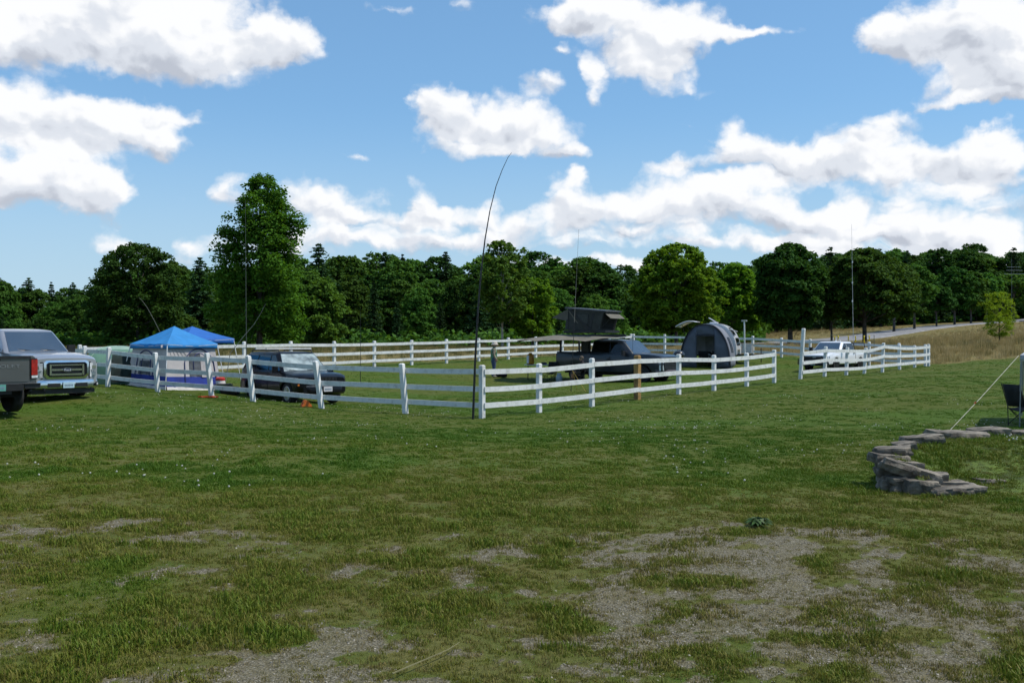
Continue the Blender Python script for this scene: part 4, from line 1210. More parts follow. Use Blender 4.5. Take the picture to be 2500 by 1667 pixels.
def wheel(root, x, y, r, wd, rimmat, spokes=5, name='wheel'):
    key = (r, wd, rimmat.name, spokes)
    if key not in _wheel:
        t = MB(); t.lathe([(r * .60, -wd / 2 + .02), (r * .66, -wd / 2), (r * .93, -wd / 2), (r, -wd / 2 + .035), (r * 1.0, wd / 2 - .035), (r * .93, wd / 2), (r * .66, wd / 2), (r * .60, wd / 2 - .02)], 28, (0, 0, 0), 'Y')
        m = MB(); m.lathe([(r * .64, -wd / 2 + .015), (r * .66, -wd / 2 + .004), (r * .60, -wd / 2 - .002), (r * .57, -wd / 2 + .05)], 24, (0, 0, 0), 'Y')
        m.lathe([(r * .17, -wd / 2 - .004), (r * .17, -wd / 2 + .06)], 12, (0, 0, 0), 'Y')
        for k in range(spokes):
            a = 2 * math.pi * k / spokes
            d = Vector((math.cos(a), 0, math.sin(a))); m.beam(d * r * .12 + Vector((0, -wd / 2 + .015, 0)), d * r * .61 + Vector((0, -wd / 2 + .012, 0)), r * .16, .03, up=(0, 1, 0))
        _wheel[key] = (t.mesh('wheel', TYRE, 40), m.mesh('rim', rimmat, 40))
    a, b = _wheel[key]
    o = obj(name, a, None, root); o.location = (x, y, r)
    if y > 0: o.rotation_euler = (0, 0, math.pi)
    obj('rim', b, None, o)
    return o
def mirror(root, x, y, z, mat, s=1.0):
    sg = 1 if y > 0 else -1
    m = MB(); m.box((x, y + sg * .13 * s, z + .05), (.10 * s, .20 * s, .22 * s), ch=.03); m.beam((x, y - sg * .04, z - .03), (x, y + sg * .08, z), .04, .05)
    return m.build('mirror', mat, root, 40)
def plate(root, x, y, z, facing, mat, w=.31, h=.155, marks=True):
    """number plate with short dark strokes for its unreadable characters"""
    p = MB().box((x, y, z), (.012, w, h)).build('number_plate', mat, root)
    if marks:
        m = MB()
        for k in range(6):
            yy = y + (k - 2.5) * w * .135
            m.box((x + facing * .008, yy, z - .004), (.004, w * .085, h * (.34 if k % 3 else .40)))
        m.build('plate_characters', INK, p)
    return p
PICK = dict(x0=-2.92, x1=2.90, bedf=-1.02, bed=True, crown=.035, tyre=.41, arch=.50, axles=(1.88, -1.80),
    width=([-2.92, -2.6, -1, 1.2, 2.3, 2.65, 2.90], [.965, .985, .985, .985, .975, .955, .90]),
    top=([-2.92, -1.03, -1.01, .9, 1.25, 2.2, 2.7, 2.90], [1.42, 1.40, 1.33, 1.33, 1.33, 1.27, 1.20, 1.12]),
    bottom=([-2.92, -2.5, -1.3, 1.3, 2.5, 2.90], [.62, .50, .46, .46, .46, .44]))
PCAB = dict(z=(1.30, 1.96), xf=(1.36, .62), xr=(-1.00, -.90), w=(.945, .76))
def pickup(name, loc, yaw, paint, label, cat='pickup truck', scale=1.0, rim=None, spokes=6, glass=None, doors=4, spec=PICK, cab=PCAB):
    root = empty(name, loc, yaw, label, cat); root.scale = (scale,) * 3
    loft_body(spec).build('body', paint, root, 35)
    loft_cab(cab).build('cab', paint, root, 50)
    MB().box((0, 0, .62), (5.3, 1.25, .42)).box((1.88, 0, .62), (1.0, 1.66, .5)).box((-1.8, 0, .62), (1.0, 1.66, .40)).box((0, 0, .40), (3.0, 1.66, .10)).build('underbody', UNDER, root)
    for x in spec['axles']:
        for y in (.84, -.84): wheel(root, x, y, spec['tyre'], .27, rim or ALLOY, spokes)
    g = glass or GLASS
    end_pane(cab, True, .05, .90, .10).build('windscreen', SHIELD, root)
    end_pane(cab, False, .10, .84, .18).build('rear_window', g, root)
    for s in (1, -1):
        side_pane(cab, s, -.84, .10, -.80, .06, .10, .84).build('side_window', g, root)
        side_pane(cab, s, .16, 1.02, .12, .42, .10, .84).build('side_window', g, root)
        for xd in (.13, -1.0):
            MB().box((xd, s * .987, .88), (.012, .012, .72)).build('door_gap', TRIM, root)
        for xd in (.02, -.82):
            MB().box((xd + .07, s * .995, 1.13), (.19, .035, .045), ch=.015).build('door_handle', TRIM, root)
        mirror(root, .98, s * .98, 1.34, TRIM, 1.15)
    wp = MB(); 
    for y in (.5, -.15): wp.tube([(1.34, y, 1.345), (1.26, y - .42, 1.39)], .014, 4)
    wp.build('wiper', TRIM, root)
    return root
def oval(cx, y0, z0, a, b, th, n=20):
    return [(cx, y0 + a * math.cos(2 * math.pi * k / n), z0 + b * math.sin(2 * math.pi * k / n)) for k in range(n)]

# ---- silver pickup, front to us
SILVER = pm('silver_paint', (.39, .40, .425), .28, .5, var=.05, scale=1.2, coat=1.0)
hd = R(-38.9); fc = Vector(((162 - 1250) / FPX * 27.5, 27.5, 0)); cc = fc - 2.92 * Vector((math.cos(hd), math.sin(hd), 0)); cc.z = HD(cc.x, cc.y) + .04
T1 = pickup('pickup_truck', cc, hd, SILVER, 'silver pickup truck with chrome grille facing the camera, beside the green tent', rim=ALLOY)
def silver_front(r):
    X = 2.90
    fr = MB(); o = [(-.64, 1.03), (-.57, 1.09), (.57, 1.09), (.64, 1.03), (.64, .70), (.54, .59), (-.54, .59), (-.64, .70)]
    n_ = [(y * .90, .835 + (z - .835) * .80) for y, z in o]
    vs = [(X + .05, y, z) for y, z in o] + [(X + .06, y, z) for y, z in n_] + [(X - .05, y, z) for y, z in o]
    fr.add(vs, [(i, (i + 1) % 8, 8 + (i + 1) % 8, 8 + i) for i in range(8)] + [(i, 16 + i, 16 + (i + 1) % 8, (i + 1) % 8) for i in range(8)])
    gr = MB().prism([(X + .02, y, z) for y, z in n_], (-.05, 0, 0)).build('grille', TRIM, r)
    fr.build('grille_surround', CHROME, gr, 30)
    for z, h, mt in ((.965, .028, CHROME), (.835, .052, CHROME), (.705, .05, CHROME)):
        MB().box((X + .045, 0, z), (.05, .86, h), ch=.01).build('grille_bar', mt, gr)
    for s in (1, -1): MB().box((X + .045, s * .46, .835), (.05, .05, .30)).build('grille_bar', CHROME, gr)
    e = MB().prism(oval(X + .075, 0, .835, .135, .057, 0), (.012, 0, 0)).build('emblem', CHROME, gr)
    MB().prism(oval(X + .089, 0, .835, .118, .045, 0), (.004, 0, 0)).build('emblem_field', pm('emblem_navy', (.018, .03, .075), .3, var=.05), gr)
    textmesh('Ford', .085, LAMP, 'emblem_lettering', gr, Matrix.Translation((X + .095, 0, .83)) @ Matrix(((0, 0, 1, 0), (1, 0, 0, 0), (0, 1, 0, 0), (0, 0, 0, 1))) @ Matrix.Shear('XZ', 4, (0, 0)), .002, 1.15)
    for s in (1, -1):
        MB().prism([(X - .03, s * .655, 1.055), (X - .16, s * .95, 1.03), (X - .18, s * .965, .61), (X - .04, s * .655, .59)], (.06, 0, 0)).build('lamp_housing', TRIM, r, 30)
        h = MB().prism([(X - .02, s * .67, 1.02), (X - .14, s * .93, 1.0), (X - .16, s * .95, .64), (X - .03, s * .67, .62)], (.07, 0, 0)).build('headlight', LAMP, r, 30)
        MB().box((X + .045, s * .76, .82), (.03, .20, .035), rot=(0, 0, -s * .35)).build('lamp_divider', SILVER, h)
        MB().box((X - .015, s * .80, .90), (.09, .12, .09), rot=(0, 0, -s * .4)).build('lamp_bowl', CHROME, h)
        MB().box((X - .005, s * .79, .72), (.09, .13, .10), rot=(0, 0, -s * .4)).build('lamp_bowl', ALLOY, h)
    bp = MB(); ys = [-1.0, -.94, -.6, 0, .6, .94, 1.0]; xs = [X - .30, X - .08, X + .08, X + .12, X + .08, X - .08, X - .30]
    rows = [[(x + d, y, z) for x, y in zip(xs, ys)] for z, d in ((.30, -.06), (.34, .0), (.50, .02), (.55, .0), (.56, -.10))]
    b = bp.grid(rows).build('front_bumper', CHROME, r, 40)
    for s in (1, -1):
        MB().prism([(X + .135, s * .22, .36), (X + .115, s * .56, .36), (X + .115, s * .56, .47), (X + .135, s * .22, .47)], (-.02, 0, 0)).build('bumper_insert', TRIM, b)
        f = MB().prism([(X - .01, s * .86, .37), (X - .075, s * .955, .37), (X - .075, s * .955, .48), (X - .01, s * .86, .48)], (.03, 0, 0)).build('fog_lamp', TRIM, b)
        MB().box((X - .02, s * .905, .425), (.035, .05, .06)).build('fog_lens', LAMP, b)
        MB().box((X + .12, s * .66, .31), (.04, .04, .06)).build('tow_hook', TRIM, b)
    MB().grid([[(x - .06, y * .96, z) for x, y in zip(xs, ys)] for z in (.18, .31)]).build('air_dam', TRIM, r)
    plate(r, X + .155, 0, .415, 1, PLATE)
silver_front(T1)

# ---- grey pickup, tail to us, cut by the photo edge
GREYP = pm('grey_paint', (.115, .12, .122), .32, .45, var=.06, scale=1.2, coat=1.0)
hd = math.atan2(.66, -.75); hv = Vector((math.cos(hd), math.sin(hd), 0)); rt = Vector((hv.y, -hv.x, 0))
rc = Vector(((90 - 1250) / FPX * 24.4, 24.4, 0)); cc = rc + hv * 2.92 - rt * .97; cc.z = HD(cc.x, cc.y) - .02
T2 = pickup('pickup_truck', cc, hd, GREYP, 'dark grey pickup truck seen from behind with red tail light, cut by the photo edge', rim=DALLOY)
def grey_tail(r):
    X = -2.92
    tg = MB().box((X - .02, 0, 1.08), (.05, 1.56, .66), ch=.01).build('tailgate', GREYP, r, 30)
    MB().box((X - .03, 0, 1.385), (.08, 1.62, .07), ch=.02).build('tailgate_cap', TRIM, tg)
    MB().prism([(X - .048, -.74, .80), (X - .048, .74, .80), (X - .048, .66, .98), (X - .048, -.66, .98)], (-.012, 0, 0)).build('tailgate_crease', GREYP, tg)
    MB().box((X - .055, .0, 1.33), (.03, .20, .05)).build('tailgate_latch', TRIM, tg)
    textmesh('CHEVROLET', .115, pm('raised_letter', (.26, .27, .275), .35, .5, var=.05), 'tailgate_lettering', tg,
             Matrix.Translation((X - .052, 0, 1.17)) @ Matrix(((0, 0, -1, 0), (-1, 0, 0, 0), (0, 1, 0, 0), (0, 0, 0, 1))), .004, 1.75)
    for s in (1, -1):
        l = MB().prism([(X - .03, s * .80, 1.36), (X - .005, s * .975, 1.36), (X - .005, s * .975, .86), (X - .03, s * .80, .86)], (.14, 0, 0)).build('tail_light', TRIM, r, 30)
        MB().prism([(X - .045, s * .825, 1.33), (X - .012, s * .985, 1.33), (X - .012, s * .985, .95), (X - .045, s * .825, .95)], (.10, 0, 0)).build('red_lens', REDLAMP, l, 30)
        MB().prism([(X - .047, s * .83, .94), (X - .014, s * .985, .94), (X - .014, s * .985, .88), (X - .047, s * .83, .88)], (.10, 0, 0)).build('reverse_lens', LAMP, l, 30)
    b = MB(); b.box((X - .10, 0, .67), (.22, 1.18, .16), ch=.03)
    for s in (1, -1): b.box((X - .07, s * .79, .69), (.20, .42, .11), ch=.03)
    b.box((X - .10, 0, .56), (.12, .62, .10))
    bo = b.build('rear_bumper', TRIM, r, 30)
    MB().box((X - .11, -.79, .752), (.19, .40, .012)).build('bumper_step', pm('step_plastic', (.05, .05, .052), .5, var=.1), bo)
    plate(r, X - .215, .0, .67, -1, PLATEG)
    MB().box((X - .03, .0, .45), (.25, .10, .10)).build('tow_hitch', TRIM, r)
grey_tail(T2)

# ---- black car behind the shaded fence
BLACKP = pm('black_paint', (.005, .005, .007), .3, 0.0, var=.1, scale=1.5, coat=.18, spec=.22)
SUVS = dict(x0=-2.22, x1=2.26, bedf=-9, crown=.03, tyre=.365, arch=.44, axles=(1.38, -1.30),
    width=([-2.22, -2.0, -1, 1, 1.9, 2.1, 2.26], [.86, .91, .925, .925, .91, .88, .76]),
    top=([-2.22, -2.0, .7, 1.0, 1.9, 2.15, 2.26], [1.02, 1.06, 1.06, 1.07, 1.00, .95, .88]),
    bottom=([-2.22, -2.0, -.8, .8, 1.9, 2.26], [.46, .40, .34, .34, .36, .40]))
SCAB = dict(z=(1.03, 1.70), xf=(1.02, .30), xr=(-2.18, -1.92), w=(.89, .68))
def suv(loc, yaw):
    r = empty('parked_car', loc, yaw, 'black four-wheel-drive car with silver roof bars behind the shaded white fence', 'car')
    r.scale = (1.06,) * 3
    loft_body(SUVS).build('body', BLACKP, r, 35); loft_cab(SCAB).build('cabin', BLACKP, r, 50)
    MB().box((0, 0, .55), (4.0, 1.2, .40)).box((1.38, 0, .55), (.9, 1.5, .45)).box((-1.3, 0, .55), (.9, 1.5, .45)).box((0, 0, .33), (2.2, 1.5, .08)).build('underbody', UNDER, r)
    for x in SUVS['axles']:
        for y in (.78, -.78): wheel(r, x, y, .365, .24, ALLOY, 5)
    end_pane(SCAB, True, .06, .90, .09).build('windscreen', pm('sunshade_glass', (.30, .36, .36), .05, var=.3, scale=3, coat=1.0), r)
    end_pane(SCAB, False, .12, .85, .15).build('rear_window', GLASS, r)
    for s in (1, -1):
        for a, b, c, d in ((.05, .86, .0, .24), (-.95, -.02, -.93, -.07), (-1.98, -1.02, -1.86, -1.0)):
            side_pane(SCAB, s, a, b, c, d, .10, .84).build('side_window', GLASS, r)
        for xd in (.0, -.98): MB().box((xd, s * .925, .72), (.012, .012, .58)).build('door_gap', TRIM, r)
        for xd in (-.12, -1.05): MB().box((xd, s * .932, .93), (.17, .035, .04), ch=.012).build('door_handle', TRIM, r)
        mirror(r, .80, s * .90, 1.08, BLACKP)
        MB().tube([(.25, s * .60, 1.70), (.20, s * .60, 1.765), (-1.75, s * .60, 1.765), (-1.85, s * .60, 1.70)], .02, 6).build('roof_rail', TRIM, r)
        h = MB(); h.prism([(2.06, s * .62, .90), (1.90, s * .88, .88), (1.93, s * .88, .74), (2.10, s * .60, .75)], (.14, 0, 0))
        hl = h.build('headlight', LAMP, r, 30)
        MB().box((2.19, s * .52, .84), (.05, .13, .11), ch=.03).build('round_lamp', LAMP, hl, 40)
        MB().box((2.13, s * .84, .66), (.05, .10, .06)).build('side_marker', AMBER, r)
    for x in (-.25, -1.05):
        MB().beam((x, -.84, 1.81), (x, .84, 1.81), .07, .045).build('roof_bar', pm('bare_aluminium', (.72, .71, .66), .45, .1, var=.05), r)
    g = MB().box((2.24, 0, .80), (.05, .90, .20), ch=.01).build('grille', TRIM, r)
    for k in range(7): MB().box((2.27, (k - 3) * .125, .80), (.02, .035, .16)).build('grille_slot', UNDER, g)
    bp = MB(); ys = [-.90, -.80, -.5, 0, .5, .80, .90]; xs = [1.95, 2.16, 2.32, 2.36, 2.32, 2.16, 1.95]
    bo = bp.grid([[(x + d, y, z) for x, y in zip(xs, ys)] for z, d in ((.34, -.10), (.40, 0), (.60, .02), (.66, -.02), (.67, -.12))]).build('front_bumper', BLACKP, r, 40)
    MB().grid([[(x + .022, y, z) for x, y in zip(xs, ys)] for z in (.605, .63)]).build('bumper_strip', pm('grey_strip', (.25, .25, .27), .4, .3, var=.05), bo)
    plate(r, 2.40, .05, .52, 1, PLATEW)
    MB().box((-2.32, 0, .52), (.22, 1.6, .22), ch=.04).build('rear_bumper', TRIM, r)
    MB().box((-2.30, .35, .98), (.20, .66, .66), ch=.2).build('spare_carrier', TRIM, r)
    m = MB(); m.box((.55, -.30, 1.36), (.015, .22, .10), rot=(0, .6, 0)); m.build('sun_visor_card', pm('blue_card', (.05, .32, .40), .6, var=.1), r)
    w = MB()
    for y in (.45, -.2): w.tube([(1.06, y, 1.08), (.98, y - .40, 1.12)], .012, 4)
    w.build('wiper', TRIM, r)
    return r
cc = Vector((-7.95, 36.0, 0)); cc.z = HD(cc.x, cc.y) - .02
suv(cc, R(-50.6))

# ---- dark blue-grey pickup with awning and rooftop tent
DARKB = pm('dark_blue_grey_paint', (.018, .024, .033), .3, .1, var=.08, scale=1.2, coat=.45, spec=.35)
DSPEC = dict(PICK); DSPEC['top'] = ([-2.92, -1.03, -1.01, .9, 1.25, 2.2, 2.7, 2.90], [1.46, 1.44, 1.38, 1.38, 1.39, 1.36, 1.30, 1.20])
DCAB = dict(z=(1.35, 2.02), xf=(1.42, .74), xr=(-1.02, -.93), w=(.945, .77))
hd = R(-37); cc = Vector(((1508 - 1250) / FPX * 48, 48, 0)); cc.z = HD(cc.x, cc.y) - .03
T3 = pickup('pickup_truck', cc, hd, DARKB, 'dark blue-grey pickup truck carrying a rooftop tent and awning inside the paddock', rim=DALLOY, spec=DSPEC, cab=DCAB)
TM = Matrix.Translation(cc) @ Matrix.Rotation(hd, 4, 'Z')
def dark_front(r):
    X = 2.90
    g = MB().prism([(X + .0, -.78, 1.0), (X + .0, .78, 1.0), (X + .02, .72, .66), (X + .02, -.72, .66)], (.05, 0, 0)).build('grille', TRIM, r)
    for k in range(4):
        for j in range(9): MB().box((X + .06, (j - 4) * .155 + (.04 if k % 2 else 0), .71 + k * .08), (.015, .11, .035)).build('grille_cell', UNDER, g)
    for s in (1, -1):
        MB().prism([(X - .03, s * .72, 1.04), (X - .16, s * .94, 1.02), (X - .16, s * .94, .92), (X - .02, s * .74, .93)], (.07, 0, 0)).build('headlight', LAMP, r, 30)
        MB().prism([(X - .03, s * .80, .86), (X - .14, s * .94, .86), (X - .14, s * .94, .60), (X - .02, s * .78, .60)], (.06, 0, 0)).build('lower_lamp', LAMP, r, 30)
        MB().tube([(X - .1, s * .35, .40), (X + .10, s * .35, .40)], .03, 6).build('tow_hook', pm('hook_pale', (.5, .48, .42), .5, var=.1), r)
    bp = MB(); ys = [-.98, -.9, -.5, 0, .5, .9, .98]; xs = [X - .30, X - .04, X + .10, X + .13, X + .10, X - .04, X - .30]
    bp.grid([[(x + d, y, z) for x, y in zip(xs, ys)] for z, d in ((.36, -.08), (.42, .0), (.58, .01), (.64, -.06))]).build('front_bumper', pm('bumper_grey', (.07, .06, .07), .4, .3, var=.1), r, 40)
    MB().tube([(1.30, -.80, 1.36), (1.30, -.80, 2.02)], .008, 4).build('whip_aerial', TRIM, r)
    MB().tube([(1.8, .70, 1.25), (1.8, .70, 1.75)], .006, 4).build('whip_aerial', TRIM, r)
    # tailgate let down, with things on it
    tg = MB().box((-3.20, 0, .90), (.58, 1.5, .07)).build('open_tailgate', TRIM, r)
    # rack over the bed
    rk = MB()
    for s in (1, -1):
        for x in (-2.75, -1.15): rk.beam((x, s * .86, 1.38), (x, s * .80, 2.20), .09, .07, up=(1, 0, 0))
        rk.beam((-2.85, s * .80, 2.21), (-1.0, s * .80, 2.21), .05, .06)
    for x in (-2.75, -1.95, -1.15): rk.beam((x, -.80, 2.24), (x, .80, 2.24), .05, .06)
    rk.build('bed_rack', TRIM, r)
    MB().box((-1.30, -.80, 1.76), (.50, .10, .74)).build('rack_locker', TRIM, r)
    MB().box((-1.30, .80, 1.76), (.50, .10, .74)).build('rack_locker', TRIM, r)
    for s in (1, -1):
        MB().tube([(-2.94, s * .90, .80), (-2.94, s * .90, 1.36)], .035, 6).build('tail_light', pm('dark_red_lamp', (.05, .008, .008), .3, var=.2), r)
dark_front(T3)

# the tent on the rack: its own thing
CANVAS = pm('grey_green_canvas', (.042, .044, .038), .9, var=.12, scale=4, bump=.3)
CANVASL = pm('pale_canvas', (.12, .115, .095), .9, var=.1, scale=4, bump=.3)
SHELL = pm('tent_shell', (.075, .08, .092), .35, .3, var=.06, scale=2)
def rooftop_tent():
    o = TM @ Vector((-1.50, 0, 2.36))
    r = empty('rooftop_tent', o, hd, 'grey hard-shell rooftop tent opened on the dark pickup', 'rooftop tent')
    L2, Wd = 1.16, .70
    MB().box((0, 0, .06), (2 * L2 + .1, 2 * Wd, .12), ch=.05).build('base_shell', TRIM, r)
    z0, zf, zb = .13, 1.00, 1.20            # the lid is higher at the tail
    A = [(-L2 + .25, z0), (L2 - .25, z0), (L2, zf), (-L2 + .25, zb)]
    for s in (1, -1):
        MB().prism([(x, s * (Wd - .02), z) for x, z in A], (0, -s * .02, 0)).build('side_wall', CANVAS, r)
        # folding strut runs from the upper tail corner to the middle of the base
        MB().beam((-L2 + .30, s * (Wd + .02), zb - .03), (.42, s * (Wd + .02), .12), .03, .09).build('lid_strut', TRIM, r)
        w = MB().prism([(-.46, s * (Wd + .004), .95), (.26, s * (Wd + .004), .90), (.24, s * (Wd + .004), .42), (-.02, s * (Wd + .004), .40)], (0, -s * .01, 0)).build('side_flap', pm('flap_canvas', (.055, .058, .052), .9, var=.1), r)
        for p, q in (((-.46, .95), (.26, .90)), ((.26, .90), (.24, .42)), ((.24, .42), (-.02, .40)), ((-.02, .40), (-.46, .95))):
            MB().beam((p[0], s * (Wd + .012), p[1]), (q[0], s * (Wd + .012), q[1]), .008, .022).build('flap_zip', TRIM, w)
        MB().prism([(.50, s * (Wd + .004), .94), (.60, s * (Wd + .004), .94), (.42, s * (Wd + .004), .2), (.32, s * (Wd + .004), .2)], (0, -s * .008, 0)).build('side_strip', TRIM, r)
    MB().prism([(L2 - .25, -Wd, z0), (L2 - .25, Wd, z0), (L2, Wd, zf), (L2, -Wd, zf)], (-.02, 0, 0)).build('front_wall', CANVAS, r)
    MB().prism([(-L2 + .25, -Wd, z0), (-L2 + .25, Wd, z0), (-L2 + .25, Wd, zb), (-L2 + .25, -Wd, zb)], (.02, 0, 0)).build('tail_wall', CANVAS, r)
    ld = MB(); a = Vector((-L2 + .10, 0, zb + .03)); b = Vector((L2 + .12, 0, zf + .03)); ld.beam(a, b, 2 * Wd + .10, .075)
    ld.build('lid', SHELL, r)
    MB().prism([(L2 + .0, -Wd + .05, .94), (L2 + .0, Wd - .05, .94), (L2 + .34, Wd - .05, .68), (L2 + .34, -Wd + .05, .68)], (0, 0, .015)).build('front_awning', CANVASL, r)
    MB().prism([(L2 - .22, -Wd + .08, .20), (L2 - .22, Wd - .08, .20), (L2 + .005, Wd - .08, .92), (L2 + .005, -Wd + .08, .92)], (.012, 0, 0)).build('front_window', UNDER, r)
    for y in (-Wd + .05, Wd - .05): MB().tube([(L2 - .18, y, .25), (L2 + .33, y, .68)], .010, 4).build('awning_pole', TRIM, r)
    # tail flap held out as a pointed canopy
    for s in (1, -1):
        MB().prism([(-L2 + .26, s * Wd, zb - .02), (-L2 + .85, s * Wd, .48), (-L2 - .95, s * .34, .78)], (0, 0, -.012)).build('tail_canopy', CANVASL, r)
    MB().prism([(-L2 + .26, -Wd, zb - .02), (-L2 + .26, Wd, zb - .02), (-L2 - .95, .34, .78), (-L2 - .95, -.34, .78)], (0, 0, -.012)).build('tail_canopy', CANVASL, r)
    MB().box((-.75, 0, .42), (.75, 1.30, .50), taper=.9).build('lower_wall', CANVAS, r)
    return r
rooftop_tent()
def awning():
    """fan-shaped awning swung out from the rack on the camera side and the tail"""
    o = TM @ Vector((-1.0, -.86, 2.20))
    r = empty('vehicle_awning', o, hd, 'wide tan fan awning spread from the dark pickup over the camp table', 'awning')
    hub = Vector((-1.75, .05, .10)); n = 7; rows = []
    angs = [182 + k * (362 - 182) / (n - 1) for k in range(n)]
    rad = [2.05, 2.2, 2.35, 2.3, 2.3, 2.45, 2.5]
    tips = [hub + Vector((rd * math.cos(R(a)), rd * math.sin(R(a)), -.30 - (.05 if k % 2 else 0))) for k, (a, rd) in enumerate(zip(angs, rad))]
    tips[-1] = Vector((1.95, -.05, -.06)); tips[0].z = -.12
    for k in range(n - 1):
        mid = tips[k].lerp(tips[k + 1], .5).lerp(hub, .07) + Vector((0, 0, .02))
        MB().add([hub, tips[k], mid, tips[k + 1]], [(0, 1, 2), (0, 2, 3)]).add([hub - Vector((0, 0, .012)), tips[k] - Vector((0, 0, .012)), mid - Vector((0, 0, .012)), tips[k + 1] - Vector((0, 0, .012))], [(2, 1, 0), (3, 2, 0)]).build('canopy_panel', pm('awning_tan', (.17, .16, .13), .9, var=.08, scale=3, trans=.15), r)
    for k in range(n): MB().tube([hub - Vector((0, 0, .03)), tips[k] - Vector((0, 0, .03))], .016, 5).build('awning_arm', TRIM, r)
    MB().beam((-1.9, .0, .02), (1.95, .0, .02), .14, .12).build('awning_bag', TRIM, r)
    return r
awning()

# ---- white pickup in the far corner
WHITEP = pm('white_paint', (.74, .75, .78), .3, var=.03, scale=1.2, coat=1.0)
WP = dict(PICK); WP['top'] = ([-2.92, -1.03, -1.01, .9, 1.25, 2.2, 2.7, 2.90], [1.34, 1.32, 1.26, 1.26, 1.26, 1.18, 1.10, 1.0])
hd = R(-107.8 - 24); D = 55.0; cc = Vector(((2037 - 1250) / FPX * D, D, 0)); cc.z = HD(cc.x, cc.y) - .02
T4 = pickup('pickup_truck', cc, hd, WHITEP, 'white pickup truck with black push bar in the far paddock corner', scale=.86, rim=DALLOY, spec=WP, cab=dict(z=(1.23, 1.88), xf=(1.32, .55), xr=(-1.0, -.9), w=(.945, .76)))
def white_front(r):
    X = 2.90
    MB().box((X + .02, 0, .84), (.06, 1.5, .22)).build('grille', TRIM, r)
    MB().box((X + .05, 0, .90), (.02, .22, .06)).build('emblem', ALLOY, r)
    for s in (1, -1): MB().prism([(X - .02, s * .70, .98), (X - .16, s * .94, .98), (X - .16, s * .94, .80), (X - .02, s * .72, .82)], (.06, 0, 0)).build('headlight', LAMP, r, 30)
    MB().box((X + .10, 0, .52), (.20, 1.9, .30), ch=.06).build('front_bumper', TRIM, r)
    pb = MB()
    for s in (1, -1):
        pb.tube([(X + .22, s * .55, .40), (X + .24, s * .55, .98)], .04, 6); pb.tube([(X + .22, s * .98, .45), (X + .18, s * .98, .80)], .035, 6)
    pb.tube([(X + .25, -.62, .66), (X + .25, .62, .66)], .04, 6); pb.tube([(X + .18, -1.02, .52), (X + .24, -.5, .5), (X + .24, .5, .5), (X + .18, 1.02, .52)], .04, 6)
    pb.build('push_bar', TRIM, r)
    rk = MB()
    for s in (1, -1):
        rk.tube([(-1.1, s * .86, 1.30), (-1.1, s * .80, 1.78), (-2.75, s * .80, 1.78), (-2.85, s * .86, 1.30)], .028, 5)
    for x in (-1.12, -1.9, -2.7): rk.tube([(x, -.8, 1.78), (x, .8, 1.78)], .028, 5)
    rk.build('bed_rack', TRIM, r)
    MB().box((-.2, 0, 1.93), (.10, .10, .10), ch=.02).build('roof_beacon', LAMP, r)
    for s in (1, -1): MB().box((-2.90, s * .90, 1.08), (.06, .12, .34)).build('tail_light', REDLAMP, r)
    MB().box((-3.0, 0, .60), (.20, 1.8, .16), ch=.04).build('rear_bumper', TRIM, r)
    plate(r, X + .22, 0, .50, 1, PLATE, .3, .14, False)
white_front(T4)
TM4 = Matrix.Translation(cc) @ Matrix.Rotation(hd, 4, 'Z') @ Matrix.Scale(.86, 4)

